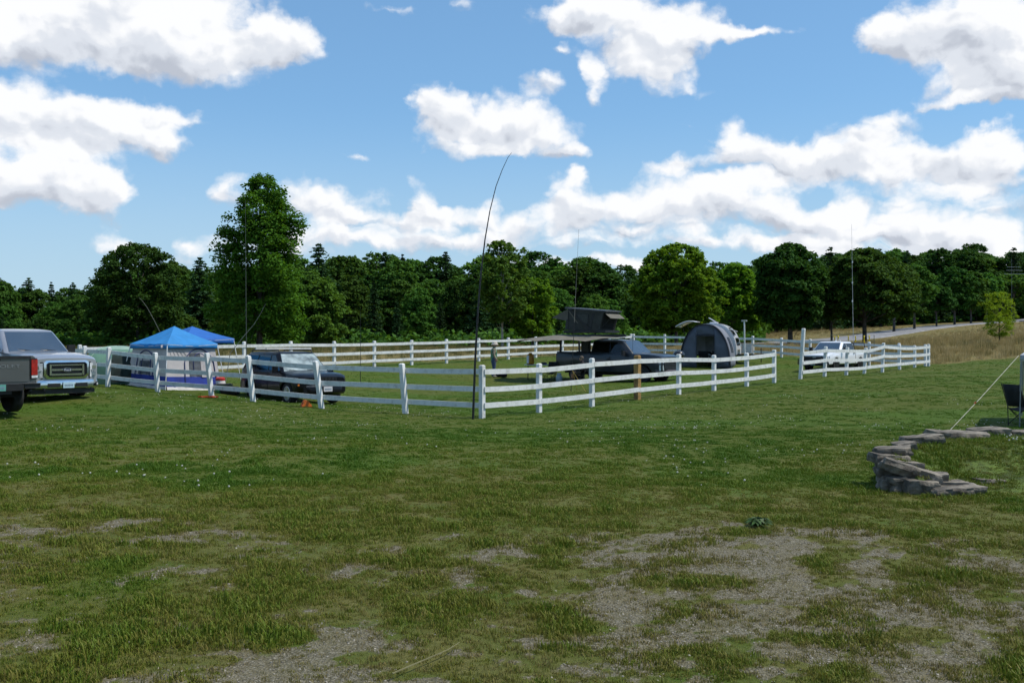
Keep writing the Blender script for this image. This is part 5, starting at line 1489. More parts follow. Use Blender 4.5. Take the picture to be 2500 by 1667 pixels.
# ================================================================== camp
BLUE = pm('blue_canopy_cloth', (.035, .26, .62), .75, var=.06, scale=2.5, trans=.25)
BLUE2 = pm('royal_canopy_cloth', (.025, .15, .52), .75, var=.06, scale=2.5, trans=.25)
PALECAN = pm('pale_canopy_cloth', (.52, .55, .60), .75, var=.08, scale=3, trans=.2)
WPOLE = pm('white_pole', (.66, .67, .66), .45, var=.06)
GPOLE = pm('grey_pole', (.20, .215, .23), .4, .5, var=.1)
BPOLE = pm('black_pole', (.010, .010, .011), .5, var=.1)
def rbuild(mb, name, mat, root, smooth=None):
    """shapes given in world space, stored relative to a root that is not turned"""
    for p in mb.v: p -= root.location
    return mb.build(name, mat, root, smooth)
def popup(name, label, N, side, th, eave, peak, val, mat, legs, leg_out=.30, polemat=None, valance_mat=None):
    """pop-up canopy: N nearest corner (x, y), side length, th turn; eave / peak heights in world z"""
    c, s = math.cos(th), math.sin(th)
    cs = [Vector((N[0], N[1])), Vector((N[0] + side * c, N[1] + side * s)), Vector((N[0] + side * (c - s), N[1] + side * (s + c))), Vector((N[0] - side * s, N[1] + side * c))]
    ctr = sum(cs, Vector((0, 0))) / 4
    root = empty(name, (ctr.x, ctr.y, HD(ctr.x, ctr.y)), 0, label, 'canopy')
    pk = Vector((ctr.x, ctr.y, peak))
    E = [Vector((q.x, q.y, eave)) for q in cs]
    for i in range(4):
        a, b = E[i], E[(i + 1) % 4]; rows = []
        for k in range(7):
            t = k / 6; row = []
            for j in range(9):
                q = a.lerp(b, j / 8).lerp(pk, t); q.z -= .05 * math.sin(math.pi * t) * (1 - .4 * abs(j - 4) / 4) * side / 2.3
                row.append(q)
            rows.append(row)
        o = rbuild(MB().grid(rows), 'roof_panel', mat, root, 60)
        rows = []
        for z in (0, .5, 1):
            row = []
            for j in range(13):
                q = a.lerp(b, j / 12); out = (q - Vector((ctr.x, ctr.y, q.z))).normalized()
                q = q + out * (.012 * z + .010 * z * math.sin(j * 2.1 + i)); q.z -= val * z * (1 - .08 * math.sin(math.pi * j / 12)); row.append(q)
            rows.append(row)
        solid(rbuild(MB().grid(rows), 'valance', valance_mat or mat, root, 60), .004)
    for i in range(4):
        if i not in legs: continue
        o2 = (cs[i] - ctr).normalized(); ft = cs[i] + o2 * leg_out; z = HD(ft.x, ft.y)
        top = Vector((cs[i].x, cs[i].y, eave - .02)) - Vector((o2.x, o2.y, 0)) * .03
        foot = Vector((ft.x, ft.y, z))
        lg = rbuild(MB().tube([foot, foot.lerp(top, .55)], .014, 6).tube([foot.lerp(top, .5), top], .019, 6), 'leg', polemat or WPOLE, root)
        rbuild(MB().box(foot + Vector((0, 0, .01)), (.07, .07, .02)), 'foot_plate', polemat or WPOLE, lg) if False else None
    for i in range(4):
        a, b = E[i], E[(i + 1) % 4]; m = a.lerp(b, .5) - Vector((0, 0, .10))
        rbuild(MB().tube([a - Vector((0, 0, .03)), m, b - Vector((0, 0, .03))], .010, 4), 'truss_bar', polemat or WPOLE, root)
    return root, E, pk
D1 = 36.3; N1 = ((408 - 1250) / FPX * D1, D1); TH1 = R(55); S1 = 2.26
ez = CAMZ - (839 - 833.5) / FPX * D1
C1, E1, PK1 = popup('popup_canopy', 'bright blue pop-up canopy over the beige and blue tent', N1, S1, TH1, ez, CAMZ + (833.5 - 796) / FPX * 37.9, .19, BLUE, (0, 1, 3), .34)
tagp = E1[0] + Vector((-.22, .10, -.10))
rbuild(MB().box(tagp, (.10, .02, .10), rot=(0, 0, TH1)), 'label_patch', pm('patch_white', (.6, .55, .56), .7, var=.2, scale=30), C1)
D2 = 39.2; c2 = (-12.98, 40.4); s2 = 2.35
N2 = (c2[0] - s2 / 2 * (math.cos(R(52)) - math.sin(R(52))), c2[1] - s2 / 2 * (math.sin(R(52)) + math.cos(R(52))))
popup('popup_canopy', 'darker blue pop-up canopy half hidden behind the bright blue one', N2, s2, R(52), CAMZ + (833.5 - 826) / FPX * 40, CAMZ + (833.5 - 796.5) / FPX * 40.4, .22, BLUE2, (0, 1, 2), .30)

# ---- beige and blue tent hung under the bright canopy
BEIGE = pm('beige_tent_cloth', (.42, .40, .40), .85, var=.07, scale=2.2, bump=.35, bscale=5)
NAVY = pm('navy_tent_cloth', (.014, .035, .24), .8, var=.15, scale=2.5, bump=.3, bscale=6)
NAVYT = pm('navy_tape', (.02, .035, .14), .7, var=.1)
MESH = pm('window_mesh', (.085, .095, .11), .8, var=.25, scale=5)
SKIRT = pm('pale_skirt', (.50, .49, .47), .85, var=.1, scale=4)
def hung_tent():
    ctr = sum((Vector((e.x, e.y)) for e in E1), Vector((0, 0))) / 4
    root = empty('cabin_tent', (ctr.x, ctr.y, HD(ctr.x, ctr.y)), 0, 'beige tent with navy lower band standing under the bright blue canopy', 'tent')
    top = []; bot = []
    for e in E1:
        d = Vector((e.x, e.y)) - ctr
        t = ctr + d * .93; b = ctr + d * 1.09; top.append(Vector((t.x, t.y, ez - .13))); bot.append(Vector((b.x, b.y, HD(b.x, b.y) + .0)))
    def P(i, s, t, off=0.0):
        a = bot[i].lerp(bot[(i + 1) % 4], s); b = top[i].lerp(top[(i + 1) % 4], s); q = a.lerp(b, t)
        n = Vector((q.x - ctr.x, q.y - ctr.y, 0)).normalized()
        e = (bot[(i + 1) % 4] - bot[i]); nn = Vector((e.y, -e.x, 0)).normalized()
        if nn.dot(n) < 0: nn = -nn
        sag = -.05 * math.sin(math.pi * s) * math.sin(math.pi * t) + .012 * math.sin(s * 31 + i) * (1 - t)
        return q + nn * (off + sag)
    def patch(name, i, s0, s1, t0, t1, mat, off=0.0, par=None, n=10):
        rows = [[P(i, s0 + (s1 - s0) * j / n, t0 + (t1 - t0) * k / 5, off) for j in range(n + 1)] for k in range(6)]
        o = rbuild(MB().grid(rows), name, mat, root, 60)
        if par: o.parent = par
        return o
    for i in range(4):
        w = patch('wall', i, 0, 1, .30, 1, BEIGE); patch('lower_band', i, 0, 1, .065, .31, NAVY, .006)
        rows = [[P(i, j / 14, .075, .012) for j in range(15)], [P(i, j / 14, .0, .05 + .03 * math.sin(j * 1.7)) for j in range(15)]]
        rbuild(MB().grid(rows), 'skirt', SKIRT, root, 60)
        def arch(s0, s1, t0, t1, par, off=.022, r=.020, mat=NAVYT):
            pts = []
            for k in range(15):
                a = math.pi * k / 14; s = (s0 + s1) / 2 + (s1 - s0) / 2 * math.cos(a); t = t0 + (t1 - t0) * (.55 + .45 * math.sin(a)) if 0 < k < 14 else t0
                pts.append(P(i, s, t, off))
            rbuild(MB().tube(pts, r, 4), 'door_tape', mat, root).parent = par
        if i == 0:
            arch(.34, .93, .06, .96, w); arch(.52, .78, .40, .86, w, .026, .014)
            patch('mesh_window', i, .44, .66, .32, .86, MESH, .014); patch('door_flap', i, .66, .84, .30, .84, BEIGE, .03)
            m = MB()
            for k in range(5): m.tube([P(i, .03 + .06 * k, .96, .012), P(i, .10 + .09 * k, .70, .012)], .008, 3)
            rbuild(m, 'crease', BEIGE, root)
        if i == 3:
            arch(.18, .62, .28, .92, w); arch(.30, .55, .30, .80, w, .026, .014)
            patch('mesh_window', i, .24, .55, .32, .66, MESH, .014)
    return root
hung_tent()

# ---- green dome tent
def dome_tent():
    p = G(287, 38.6)
    root = empty('dome_tent', p, R(20), 'pale green dome tent behind the fence beside the silver pickup', 'tent')
    GA = pm('green_fly', (.13, .27, .20), .7, var=.08, scale=2, trans=.2); GB = pm('dark_green_panel', (.03, .095, .075), .75, var=.15, scale=2); GC = pm('pale_green_panel', (.24, .36, .29), .7, var=.1, scale=2)
    Hh, Rr = 1.42, 1.42
    def P(a, t, off=0):
        k = (abs(math.cos(a)) ** 3.2 + abs(math.sin(a)) ** 3.2) ** (-1 / 3.2)
        r = Rr * k * (max(0.0, math.cos(t * math.pi / 2)) ** .72) + off
        return (r * math.cos(a), r * math.sin(a), Hh * math.sin(t * math.pi / 2) ** .95)
    for q in range(4):
        for (t0, t1, mat, nm) in ((0, .34, GB if q % 2 else GA, 'lower_panel'), (.34, .72, GA, 'side_panel'), (.72, 1.0, GC, 'roof_panel')):
            a0 = math.pi / 2 * q - math.pi / 4
            rows = [[P(a0 + math.pi / 2 * j / 10, t0 + (t1 - t0) * k / 4) for j in range(11)] for k in range(5)]
            MB().grid(rows).build(nm, mat, root, 60)
    for q in range(4):
        a = math.pi / 4 + q * math.pi / 2
        MB().tube([P(a, k / 12, .012) for k in range(13)], .013, 4).build('pole_sleeve', GC, root)
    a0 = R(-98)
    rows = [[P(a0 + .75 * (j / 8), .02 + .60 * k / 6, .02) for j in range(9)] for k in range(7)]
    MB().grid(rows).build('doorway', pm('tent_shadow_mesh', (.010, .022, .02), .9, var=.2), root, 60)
    rows = [[P(a0 + .78 + .40 * (j / 6), .02 + .42 * k / 4, .018) for j in range(7)] for k in range(5)]
    MB().grid(rows).build('door_panel', GC, root, 60)
    return root
dome_tent()

# ---- small camp gear beside the tents
def gear():
    p = G(545, 36.9); r = empty('storage_tote', p, R(30), 'green plastic tote beside the beige tent', 'tote')
    MB().box((0, 0, .16), (.55, .38, .32), taper=1.08, ch=.04).build('tub', pm('tote_green', (.022, .16, .045), .5, var=.1), r, 40); MB().box((0, 0, .335), (.62, .44, .035), ch=.05).build('lid', pm('tote_black', (.015, .016, .018), .5, var=.1), r, 40)
    p = G(538, 37.6); r = empty('drinks_cooler', p + Vector((0, 0, .0)), R(20), 'white drinks cooler with red lid behind the green tote', 'cooler')
    MB().lathe([(.15, 0), (.17, .05), (.17, .40), (.16, .42)], 16).build('body', pm('cooler_white', (.60, .58, .57), .5, var=.06), r, 40); MB().lathe([(.178, .42), (.178, .50), (.12, .54)], 16).build('lid', pm('cooler_red', (.42, .03, .025), .45, var=.1), r, 40)
    MB().tube([(-.15, 0, .47), (-.12, 0, .60), (.12, 0, .60), (.15, 0, .47)], .012, 5).build('handle', pm('cooler_red', (.42, .03, .025)), r)
    p = G(562, 36.6); r = empty('duffel_bag', p, R(-20), 'black bag on the grass between the green tote and the black car', 'bag')
    m = MB().lathe([(.02, -.36), (.15, -.34), (.17, -.2), (.16, .2), (.15, .34), (.02, .36)], 12, (0, 0, .15), 'X'); m.build('body', pm('bag_black', (.012, .012, .014), .8, var=.2), r, 50); MB().tube([(-.15, 0, .30), (0, 0, .40), (.15, 0, .30)], .014, 5).build('handle', BPOLE, r)
    OR = pm('orange_plastic', (.62, .14, .02), .5, var=.12); ORD = pm('orange_red_net', (.55, .07, .015), .6, var=.2, scale=12)
    p = G(747, 29.9); r = empty('wheel_chock', p, R(25), 'orange plastic chock on the grass at the foot of a leaning fence post', 'wheel chock')
    for s in (1, -1):
        MB().prism([(-.17, s * .13, 0), (.17, s * .13, 0), (.03, s * .13, .20), (-.05, s * .13, .20)], (0, -s * .06, 0)).build('side', OR, r)
    for x, z in ((-.12, .05), (-.06, .14), (.06, .12), (.12, .05)): MB().box((x, 0, z), (.05, .20, .05)).build('rung', OR, r)
    p = G(508, 31.9); r = empty('ground_net', p, R(5), 'flat orange-red netting heap on the grass by the fence', 'netting')
    rs = random.Random(5)
    for k in range(9):
        y = rs.uniform(-.12, .12); MB().tube([(-.30 + .12 * i, y + rs.uniform(-.06, .06), .025 + rs.uniform(0, .05)) for i in range(6)], .016, 4).build('strand', ORD, r)
    # yellow strap on the paddock grass
    r = empty('yellow_strap', G(945, 43.6), 0, 'yellow strap lying in a line on the paddock grass', 'strap')
    pts = [G(u, D) + Vector((0, 0, .05)) for u, D in ((968, 43.0), (955, 43.4), (942, 43.2), (930, 43.6), (921, 43.2), (918, 43.6), (924, 43.9), (932, 43.7))]
    rbuild(MB().tube(pts, .022, 5), 'webbing', pm('yellow_webbing', (.55, .42, .06), .7, var=.1), r)
gear()

# ---- camp chair, used several times
CH = {}
def camp_chair(loc, rz, label, key='black', group=None):
    col = {'black': pm('chair_black', (.012, .013, .018), .85, var=.2), 'grey': pm('chair_grey', (.05, .05, .055), .85, var=.2)}[key]
    if key not in CH:
        r = empty('camp_chair', (0, 0, 0), 0, label, 'chair')
        rows = [[(x, y, .43 - .05 * math.sin(math.pi * (y + .26) / .52) - .03 * (x < 0)) for y in np.linspace(-.26, .26, 7)] for x in (-.24, -.08, .08, .24)]
        solid(MB().grid(rows).build('seat', col, r, 60), .012)
        rows = [[(-.26 - .16 * t + .03 * math.sin(math.pi * (y + .26) / .52), y, .44 + .50 * t) for y in np.linspace(-.26, .26, 7)] for t in (0, .33, .66, 1)]
        solid(MB().grid(rows).build('backrest', col, r, 60), .014)
        for s in (1, -1):
            MB().tube([(-.24, s * .28, 0), (-.26, s * .28, .45), (-.43, s * .28, .96)], .011, 5).build('leg', BPOLE, r)
            MB().tube([(.26, s * .28, 0), (.26, s * .28, .66)], .011, 5).build('leg', BPOLE, r)
            MB().tube([(-.24, s * .28, .03), (.26, s * .28, .42)], .009, 4).build('brace', BPOLE, r)
            MB().tube([(.26, s * .28, .03), (-.25, s * .28, .42)], .009, 4).build('brace', BPOLE, r)
            MB().box((-.02, s * .29, .665), (.54, .07, .02)).build('armrest', col, r)
        MB().tube([(.26, -.28, .03), (.26, .28, .42)], .009, 4).tube([(.26, .28, .03), (.26, -.28, .42)], .009, 4).build('front_brace', BPOLE, r)
        MB().tube([(-.25, -.28, .03), (-.26, .28, .42)], .009, 4).tube([(-.25, .28, .03), (-.26, -.28, .42)], .009, 4).build('rear_brace', BPOLE, r)
        CH[key] = r
        root = r
    else:
        root = copy_tree(CH[key])
    root.location = loc; root.rotation_euler = (0, 0, rz); root['label'] = label; root['category'] = 'chair'
    return root
p = G(2506, 22.4); camp_chair(p, R(14), 'black folding camp chair at the photo edge under the grey canopy')

# ---- grey canopy at the photo edge with its guy line
N3 = ((2491 - 1250) / FPX * 22, 22.0)
popup('popup_canopy', 'pale grey pop-up canopy corner at the photo edge', N3, 2.9, R(-28), CAMZ - (866 - 833.5) / FPX * 22, CAMZ + .75, .14, PALECAN, (0, 1, 2, 3), .02, GPOLE)
CORD = pm('pale_cord', (.48, .46, .38), .8, var=.1)
a = W(2487, 868, 22.0); b = G(2309, 19.9) + Vector((0, 0, .03))
r = empty('guy_line', b, 0, 'pale guy rope running from the grey canopy corner down to the lawn', 'rope')
rbuild(MB().tube([b, a.lerp(b, .55) - Vector((0, 0, .02)), a], .006, 5), 'cord', CORD, r)
rbuild(MB().tube([b + Vector((.02, 0, -.02)), b + Vector((.05, .02, .07))], .010, 5), 'peg', CORD, r)
rbuild(MB().tube([b, b + Vector((-.12, .05, 0)), b + Vector((-.25, .02, .01))], .007, 4), 'loose_end', CORD, r)
rbuild(MB().box(a.lerp(b, .62), (.03, .03, .05), rot=(0, .7, 0)), 'tensioner', pm('orange_plastic', (.62, .14, .02)), r)

# ---- masts and aerials
def mast(label, pts, radii, mat=BPOLE, name='antenna_mast', extra=None, n=6):
    b = Vector(pts[0]); r = empty(name, b, 0, label, 'antenna mast')
    k = len(pts); m = max(2, int(k * .55))
    lo = MB().tube(pts[:m], radii[:m], n); hi = MB().tube(pts[m - 1:], radii[m - 1:], n)
    rbuild(lo, 'lower_tube', mat if not extra else extra, r, 60); rbuild(hi, 'upper_whip', mat, r, 60)
    return r
Dm = 26.1
base = G(1155, Dm)
mp = [base] + [W(u, v, Dm) for u, v in ((1157, 960), (1161, 860), (1167, 760), (1174, 670), (1184, 585), (1196, 515), (1211, 455), (1226, 415), (1240, 385), (1249, 373))]
mast('tall black whip mast bending at its tip, beside the near fence corner', mp, [.034, .032, .029, .026, .022, .018, .014, .011, .009, .007, .005])
def straight(label, u0, D, u1, v1, r0, r1, mat, n=7, bend=0, extra=None):
    b = G(u0, D); t = W(u1, v1, D); pts = [b.lerp(t, k / n) + Vector((bend * (k / n) ** 2 - bend * (k / n), 0, 0)) for k in range(n + 1)]
    return mast(label, pts, [r0 + (r1 - r0) * k / n for k in range(n + 1)], mat, extra=extra)
GREENP = pm('grey_green_pole', (.075, .085, .07), .6, var=.1)
straight('thin dark mast rising in front of the tallest maple', 602, 43, 599, 488, .022, .007, GREENP)
straight('short thin dark mast on the lawn between the car and the near corner', 880, 44, 880, 755, .016, .006, BPOLE)
M4 = straight('slim grey mast beside the dark pickup, over the wood', 1394, 40, 1413, 560, .015, .004, pm('tan_grey_pole', (.22, .20, .17), .5, var=.1), extra=BPOLE)
def guys(root, top, feet, mat, r=.006):
    for f in feet: rbuild(MB().tube([top, f], r, 4), 'guy_cord', mat, root)
YC = pm('yellow_cord', (.50, .36, .08), .7, var=.1)
guys(M4, W(1398, 905, 40), [G(1430, 39.6), G(1409, 41.5)], YC, .009)
rbuild(MB().box(W(1397.5, 918, 40), (.10, .08, .16)), 'wrapped_base', pm('orange_brown_wrap', (.25, .12, .06), .8, var=.3, scale=20), M4)
M5 = straight('pale sectioned mast behind the white pickup', 2084, 58.6, 2079, 548, .018, .006, pm('pale_alloy_pole', (.46, .46, .45), .4, .4, var=.08))
for v in (640, 690, 735): rbuild(MB().lathe([(.035, -.05), (.035, .05)], 8, W(2081, v, 58.6)), 'clamp', WPOLE, M5)
M6 = straight('distant antenna mast with cross bars at the photo edge', 2470, 84, 2470, 632, .014, .008, GPOLE)
for v, w in ((652, 22), (660, 26), (669, 36)): rbuild(MB().tube([W(2470 - w / 2, v, 84), W(2470 + w, v, 84)], .012, 4), 'cross_bar', WPOLE, M6)
def bent(label, uv, D, r0, r1, mat):
    pts = [W(u, v, D) for u, v in uv]; pts[0].z = HD(pts[0].x, pts[0].y); n = len(pts)
    return mast(label, pts, [r0 + (r1 - r0) * k / (n - 1) for k in range(n)], mat, 'fishing_pole_aerial')
bent('thin curved aerial leaning up from behind the bright blue canopy', [(421, 930), (400, 830), (378, 785), (360, 752), (348, 735), (340, 727)], 39.4, .016, .005, GREENP)
bent('pale curved pole leaning up beside the darker blue canopy', [(548, 925), (562, 862), (596, 820), (620, 792), (636, 766), (648, 742)], 38.4, .018, .006, pm('tan_pole', (.26, .25, .20), .6, var=.1))
# white pipe mast with a flat top by the trailer
b = G(1819, 54); t = W(1817, 784, 54); r = empty('pipe_mast', b, 0, 'white plastic pipe mast with flat cross top beside the trailer', 'mast')
rbuild(MB().tube([b, t], .040, 8), 'pipe', WPOLE, r, 60); rbuild(MB().tube([t + Vector((-.15, 0, 0)), t + Vector((.15, 0, 0))], .030, 6).box(t + Vector((0, 0, .05)), (.26, .2, .03)), 'cross_top', WPOLE, r)
rbuild(MB().tube([t - Vector((.02, 0, .25)), G(1808, 54.6)], .007, 4), 'guy_cord', GREENP, r)

# ---- rope with yellow ribbons near the white pickup
p0 = G(2030, 59.4); r = empty('flagged_rope', p0, 0, 'rope on thin stakes with yellow ribbons behind the white pickup', 'rope')
st = []
for u in (2028, 2134):
    g = G(u, 59.4); t = W(u, 818, 59.4); st.append(t); rbuild(MB().tube([g, t], .018, 5), 'stake', GREENP, r)
rbuild(MB().tube([st[0], st[0].lerp(st[1], .5) - Vector((0, 0, .06)), st[1]], .008, 4), 'cord', CORD, r)
YR = pm('yellow_ribbon', (.72, .56, .03), .6, var=.1, trans=.3)
for u, h in ((2038, 12), (2046, 11), (2071, 12), (2089, 16), (2110, 20), (2122, 16)):
    a = W(u, 819, 59.4); L_ = h / FPX * 59.4; rr2 = random.Random(u)
    rows = [[a + Vector((x + rr2.uniform(-.02, .02), rr2.uniform(-.02, .02), -L_ * k / 4)) for x in (-.035, .035)] for k in range(5)]
    solid(rbuild(MB().grid(rows), 'ribbon', YR, r, 60), .004)

# ---- teardrop trailer and its side tent
TR = R(-19)
def trailer():
    p0 = Vector(((1720 - 1250) / FPX * 56, 56.0, 0)); e = Vector((.36, .93, 0)).normalized(); ex = Vector((e.y, -e.x, 0))
    rz = math.atan2(ex.y, ex.x)
    tc = p0 + e * 3.15; tc.z = HD(tc.x, tc.y)
    r = empty('teardrop_trailer', tc, rz, 'white teardrop camper trailer with raised rear hatch, joined to the grey tent', 'trailer')
    TW = pm('trailer_white', (.66, .67, .70), .3, var=.04, coat=.6); 
    def arc(w, h, n=26, p=.72, z0=.45):
        out = []
        for k in range(n + 1):
            a = math.pi * k / n; c = math.cos(a); s = max(0.0, math.sin(a))
            out.append((w * math.copysign(abs(c) ** p, c), z0 + (h - z0) * s ** p))
        return out
    A = arc(1.45, 2.30, 26, .84); d = .92
    for s in (1, -1): MB().prism([(x, s * d, z) for x, z in A], (0, -s * .03, 0)).build('side_wall', TW, r)
    rows = [[(x, y, z) for y in (-d, -d * .5, 0, d * .5, d)] for x, z in A]
    MB().grid(rows).build('roof_skin', TW, r, 60)
    MB().box((0, 0, .44), (3.0, 1.7, .10)).build('chassis', UNDER, r)
    for s in (1, -1): wheel(r, -.2, s * .98, .33, .2, ALLOY, 5)
    # solar panel, fan lid, window on the nose
    i0, i1 = 6, 9
    MB().grid([[(A[k][0] + .02, y, A[k][1] + .03) for y in (-.62, .2)] for k in range(5, 9)]).build('solar_panel', pm('solar_blue_black', (.03, .035, .05), .15, var=.2, coat=1.0), r, 60)
    MB().box((-.02, .1, 2.34), (.44, .42, .08)).box((-.10, .1, 2.50), (.50, .42, .03), rot=(0, .55, 0)).beam((.10, .1, 2.36), (.0, .1, 2.46), .03, .03).build('roof_vent', TW, r)
    MB().grid([[(A[k][0] + .025, y, A[k][1] + .02) for y in (-.6, .6)] for k in range(2, 5)]).build('nose_window', GLASS, r, 60)
    MB().prism([(1.00, -d + .10, 1.96), (1.00, -d + .62, 1.96), (1.42, -d + .62, 1.80), (1.42, -d + .10, 1.80)], (0, 0, .025)).build('window_flap', TW, r)
    # rear hatch up
    rows = []
    for k in range(8):
        a = R(150 - 62 * (1 - k / 7)); rows.append([(-1.0 - 1.15 * (k / 7) , y, 2.12 + .34 * math.sin(math.pi * (.35 + .65 * k / 7)) ) for y in (-d, 0, d)])
    solid(MB().grid(rows).build('rear_hatch', TW, r, 60), .05)
    for s in (1, -1): MB().tube([(-1.45, s * .80, 1.2), (-1.75, s * .80, 2.25)], .014, 4).build('hatch_strut', TRIM, r)
    MB().box((-1.30, 0, .95), (.30, 1.7, .9)).build('galley', TRIM, r)
    for s in (1, -1): MB().beam((1.2, s * .6, .46), (2.75, 0, .46), .07, .09).build('drawbar', TRIM, r)
    b = MB().box((1.95, 0, .80), (.58, 1.0, .50), ch=.03).build('tongue_box', pm('alloy_box', (.46, .47, .48), .35, .6, var=.1), r)
    MB().box((1.95, 0, 1.07), (.62, 1.04, .05)).build('box_lid', ALLOY, b)
    MB().tube([(2.72, 0, 0), (2.72, 0, .85)], .03, 6).build('jack', TRIM, r); MB().box((2.8, 0, .48), (.2, .12, .12)).build('coupler', TRIM, r)
    MB().prism([(-.35, -d - .012, .62), (.45, -d - .012, .62), (.45, -d - .012, 1.75), (-.35, -d - .012, 1.75)], (0, .01, 0)).build('side_door', pm('door_grey', (.40, .41, .42), .4, var=.1), r)
    MB().prism([(-.38, -d - .022, 1.86), (.50, -d - .022, 1.86), (.50, -d - .022, 2.12), (-.38, -d - .022, 2.12)], (0, .008, 0)).build('side_window', GLASS, r)
    # ---- tent
    tb = p0.copy(); tb.z = HD(tb.x, tb.y)
    t = empty('trailer_tent', tb, rz, 'grey arched tent with open doorway pitched against the white trailer', 'tent')
    TG = pm('grey_tent_cloth', (.095, .108, .145), .8, var=.1, scale=2, bump=.4, bscale=4); TL = pm('light_grey_tent_cloth', (.19, .205, .245), .75, var=.06, scale=2, trans=.15); TD = pm('dark_tent_edge', (.022, .024, .034), .7, var=.2)
    B = arc(1.42, 2.46, 30, .90, 0.0); dep = 2.15
    # roof tunnel: dark rim at the front, then the pale cloth
    def hz(x, z, y): return z * (1 - .015 * y)
    for (y0, y1, mat, nm, of) in ((0, .22, TD, 'arch_rim', .012), (.22, dep, TL, 'tunnel', 0)):
        rows = [[(x * (1 + of), y0 + (y1 - y0) * k / 4, z * (1 + of)) for k in range(5)] for x, z in B]
        solid(MB().grid(rows).build(nm, mat, t, 60), .02)
    MB().grid([[(B[k][0] * 1.012, y, B[k][1] * 1.012) for y in (.9, 1.7)] for k in range(3, 8)]).build('side_window', pm('tent_window_dark', (.03, .035, .045), .25, var=.2), t, 60)
    # front wall around the door
    x0, x1, zt = -.46, .52, 1.84
    def zat(x): 
        xs = [b[0] for b in B][::-1]; zs = [b[1] for b in B][::-1]; return float(np.interp(x, xs, zs))
    def wall(xa, xb, zlo, nm):
        rows = []
        for k in range(9):
            x = xa + (xb - xa) * k / 8; top = zat(x) - .02; lo = min(zlo, top)
            rows.append([(x, .10 + .03 * math.sin(j * 1.3 + k * .5), lo + (top - lo) * j / 5) for j in range(6)])
        solid(MB().grid(rows).build(nm, TG, t, 60), .006)
    wall(-1.41, x0, 0, 'front_wall'); wall(x1, 1.41, 0, 'front_wall'); wall(x0, x1, zt, 'door_head')
    for s, xe in ((-1, x0), (1, x1)): MB().tube([(xe, .06, .02), (xe, .06, zt)], .018, 4).build('door_edge', TD, t)
    MB().box(((x0 + x1) / 2, .05, zt - .02), (x1 - x0, .05, .09)).build('rolled_door', TD, t)
    MB().grid([[(x, y, .015) for y in (.15, dep)] for x in (-1.3, 1.3)]).build('groundsheet', UNDER, t)
    for s in (-1, 1): MB().tube([(s * .5, .08, .10), (s * 1.28, .07, .40)], .010, 4).build('seam', TD, t)
    return tc, rz, tb
tc, trz, tb = trailer()
TT = Matrix.Translation(tb) @ Matrix.Rotation(trz, 4, 'Z')
camp_chair(TT @ Vector((-.12, .95, 0)), trz + R(80), 'dark chair seen inside the doorway of the grey tent')
camp_chair(TT @ Vector((.42, 1.1, 0)), trz + R(115), 'second dark chair deeper inside the grey tent')

# ---- kettle grill behind the bonnet of the dark pickup
p = G(1657, 51.5); r = empty('kettle_grill', p, 0, 'black kettle grill between the dark pickup and the grey tent', 'grill')
KB = pm('grill_black', (.012, .012, .013), .3, var=.1, coat=.5)
MB().lathe([(.05, .78), (.22, .84), (.31, .98), (.31, 1.0)], 18).build('bowl', KB, r, 50); MB().lathe([(.315, 1.0), (.30, 1.10), (.20, 1.20), (.04, 1.235)], 18).build('lid', KB, r, 50)
MB().tube([(-.06, 0, 1.235), (-.06, 0, 1.28), (.06, 0, 1.28), (.06, 0, 1.235)], .014, 5).build('lid_handle', BPOLE, r)
for k in range(3):
    a = 2.094 * k + .5; MB().tube([(.15 * math.cos(a), .15 * math.sin(a), .86), (.34 * math.cos(a), .34 * math.sin(a), 0)], .014, 5).build('leg', BPOLE, r)

# ---- table with its things
def table():
    c = G(1322, 49.3); r = empty('folding_table', c, R(-6), 'pale folding table with thin dark legs beside the dark pickup', 'table')
    w = 1.66; hgt = .73
    MB().box((0, 0, hgt), (w, .66, .04), ch=.02).build('table_top', pm('table_pale', (.40, .43, .46), .5, var=.06), r)
    for x in (-.68, .68):
        for y in (-.26, .26): MB().tube([(x, y, 0), (x * .98, y, hgt - .03)], .013, 5).build('leg', BPOLE, r)
        MB().tube([(x, -.26, .25), (x, .26, .25)], .010, 4).build('crossbar', BPOLE, r); MB().tube([(x * .98, 0, .66), (x * .70, 0, hgt - .03)], .009, 4).build('brace', BPOLE, r)
    M = Matrix.Translation(c) @ Matrix.Rotation(R(-6), 4, 'Z'); top = hgt + .02
    o = M @ Vector((-.55, 0, top)); j = empty('water_jug', o, R(-10), 'amber yellow jug with white label standing on the folding table', 'jug')
    MB().lathe([(.12, 0), (.175, .03), (.185, .10), (.185, .42), (.165, .48), (.09, .53), (.07, .54)], 18).build('body', pm('amber_plastic', (.52, .24, .012), .35, var=.1, trans=.25), j, 50)
    MB().lathe([(.075, .54), (.075, .575)], 12).build('cap', BPOLE, j); 
    rows = [[(.188 * math.cos(R(a)), .188 * math.sin(R(a)), z) for a in range(170, 266, 12)] for z in (.06, .25, .44)]
    MB().grid(rows).build('paper_label', pm('paper_white', (.62, .64, .70), .6, var=.1, scale=12), j, 60)
    o = M @ Vector((.12, .05, top)); b = empty('small_box', o, R(15), 'small navy case on the folding table', 'case')
    MB().box((0, 0, .05), (.26, .17, .10), ch=.02).build('shell', pm('case_navy', (.015, .022, .05), .5, var=.1), b); MB().tube([(-.06, 0, .10), (-.04, 0, .135), (.04, 0, .135), (.06, 0, .10)], .008, 4).build('handle', BPOLE, b)
table()
p = G(1365, 47.6); r = empty('gas_cylinder', p, 0, 'pale blue-grey gas cylinder on the grass by the dark pickup', 'gas cylinder')
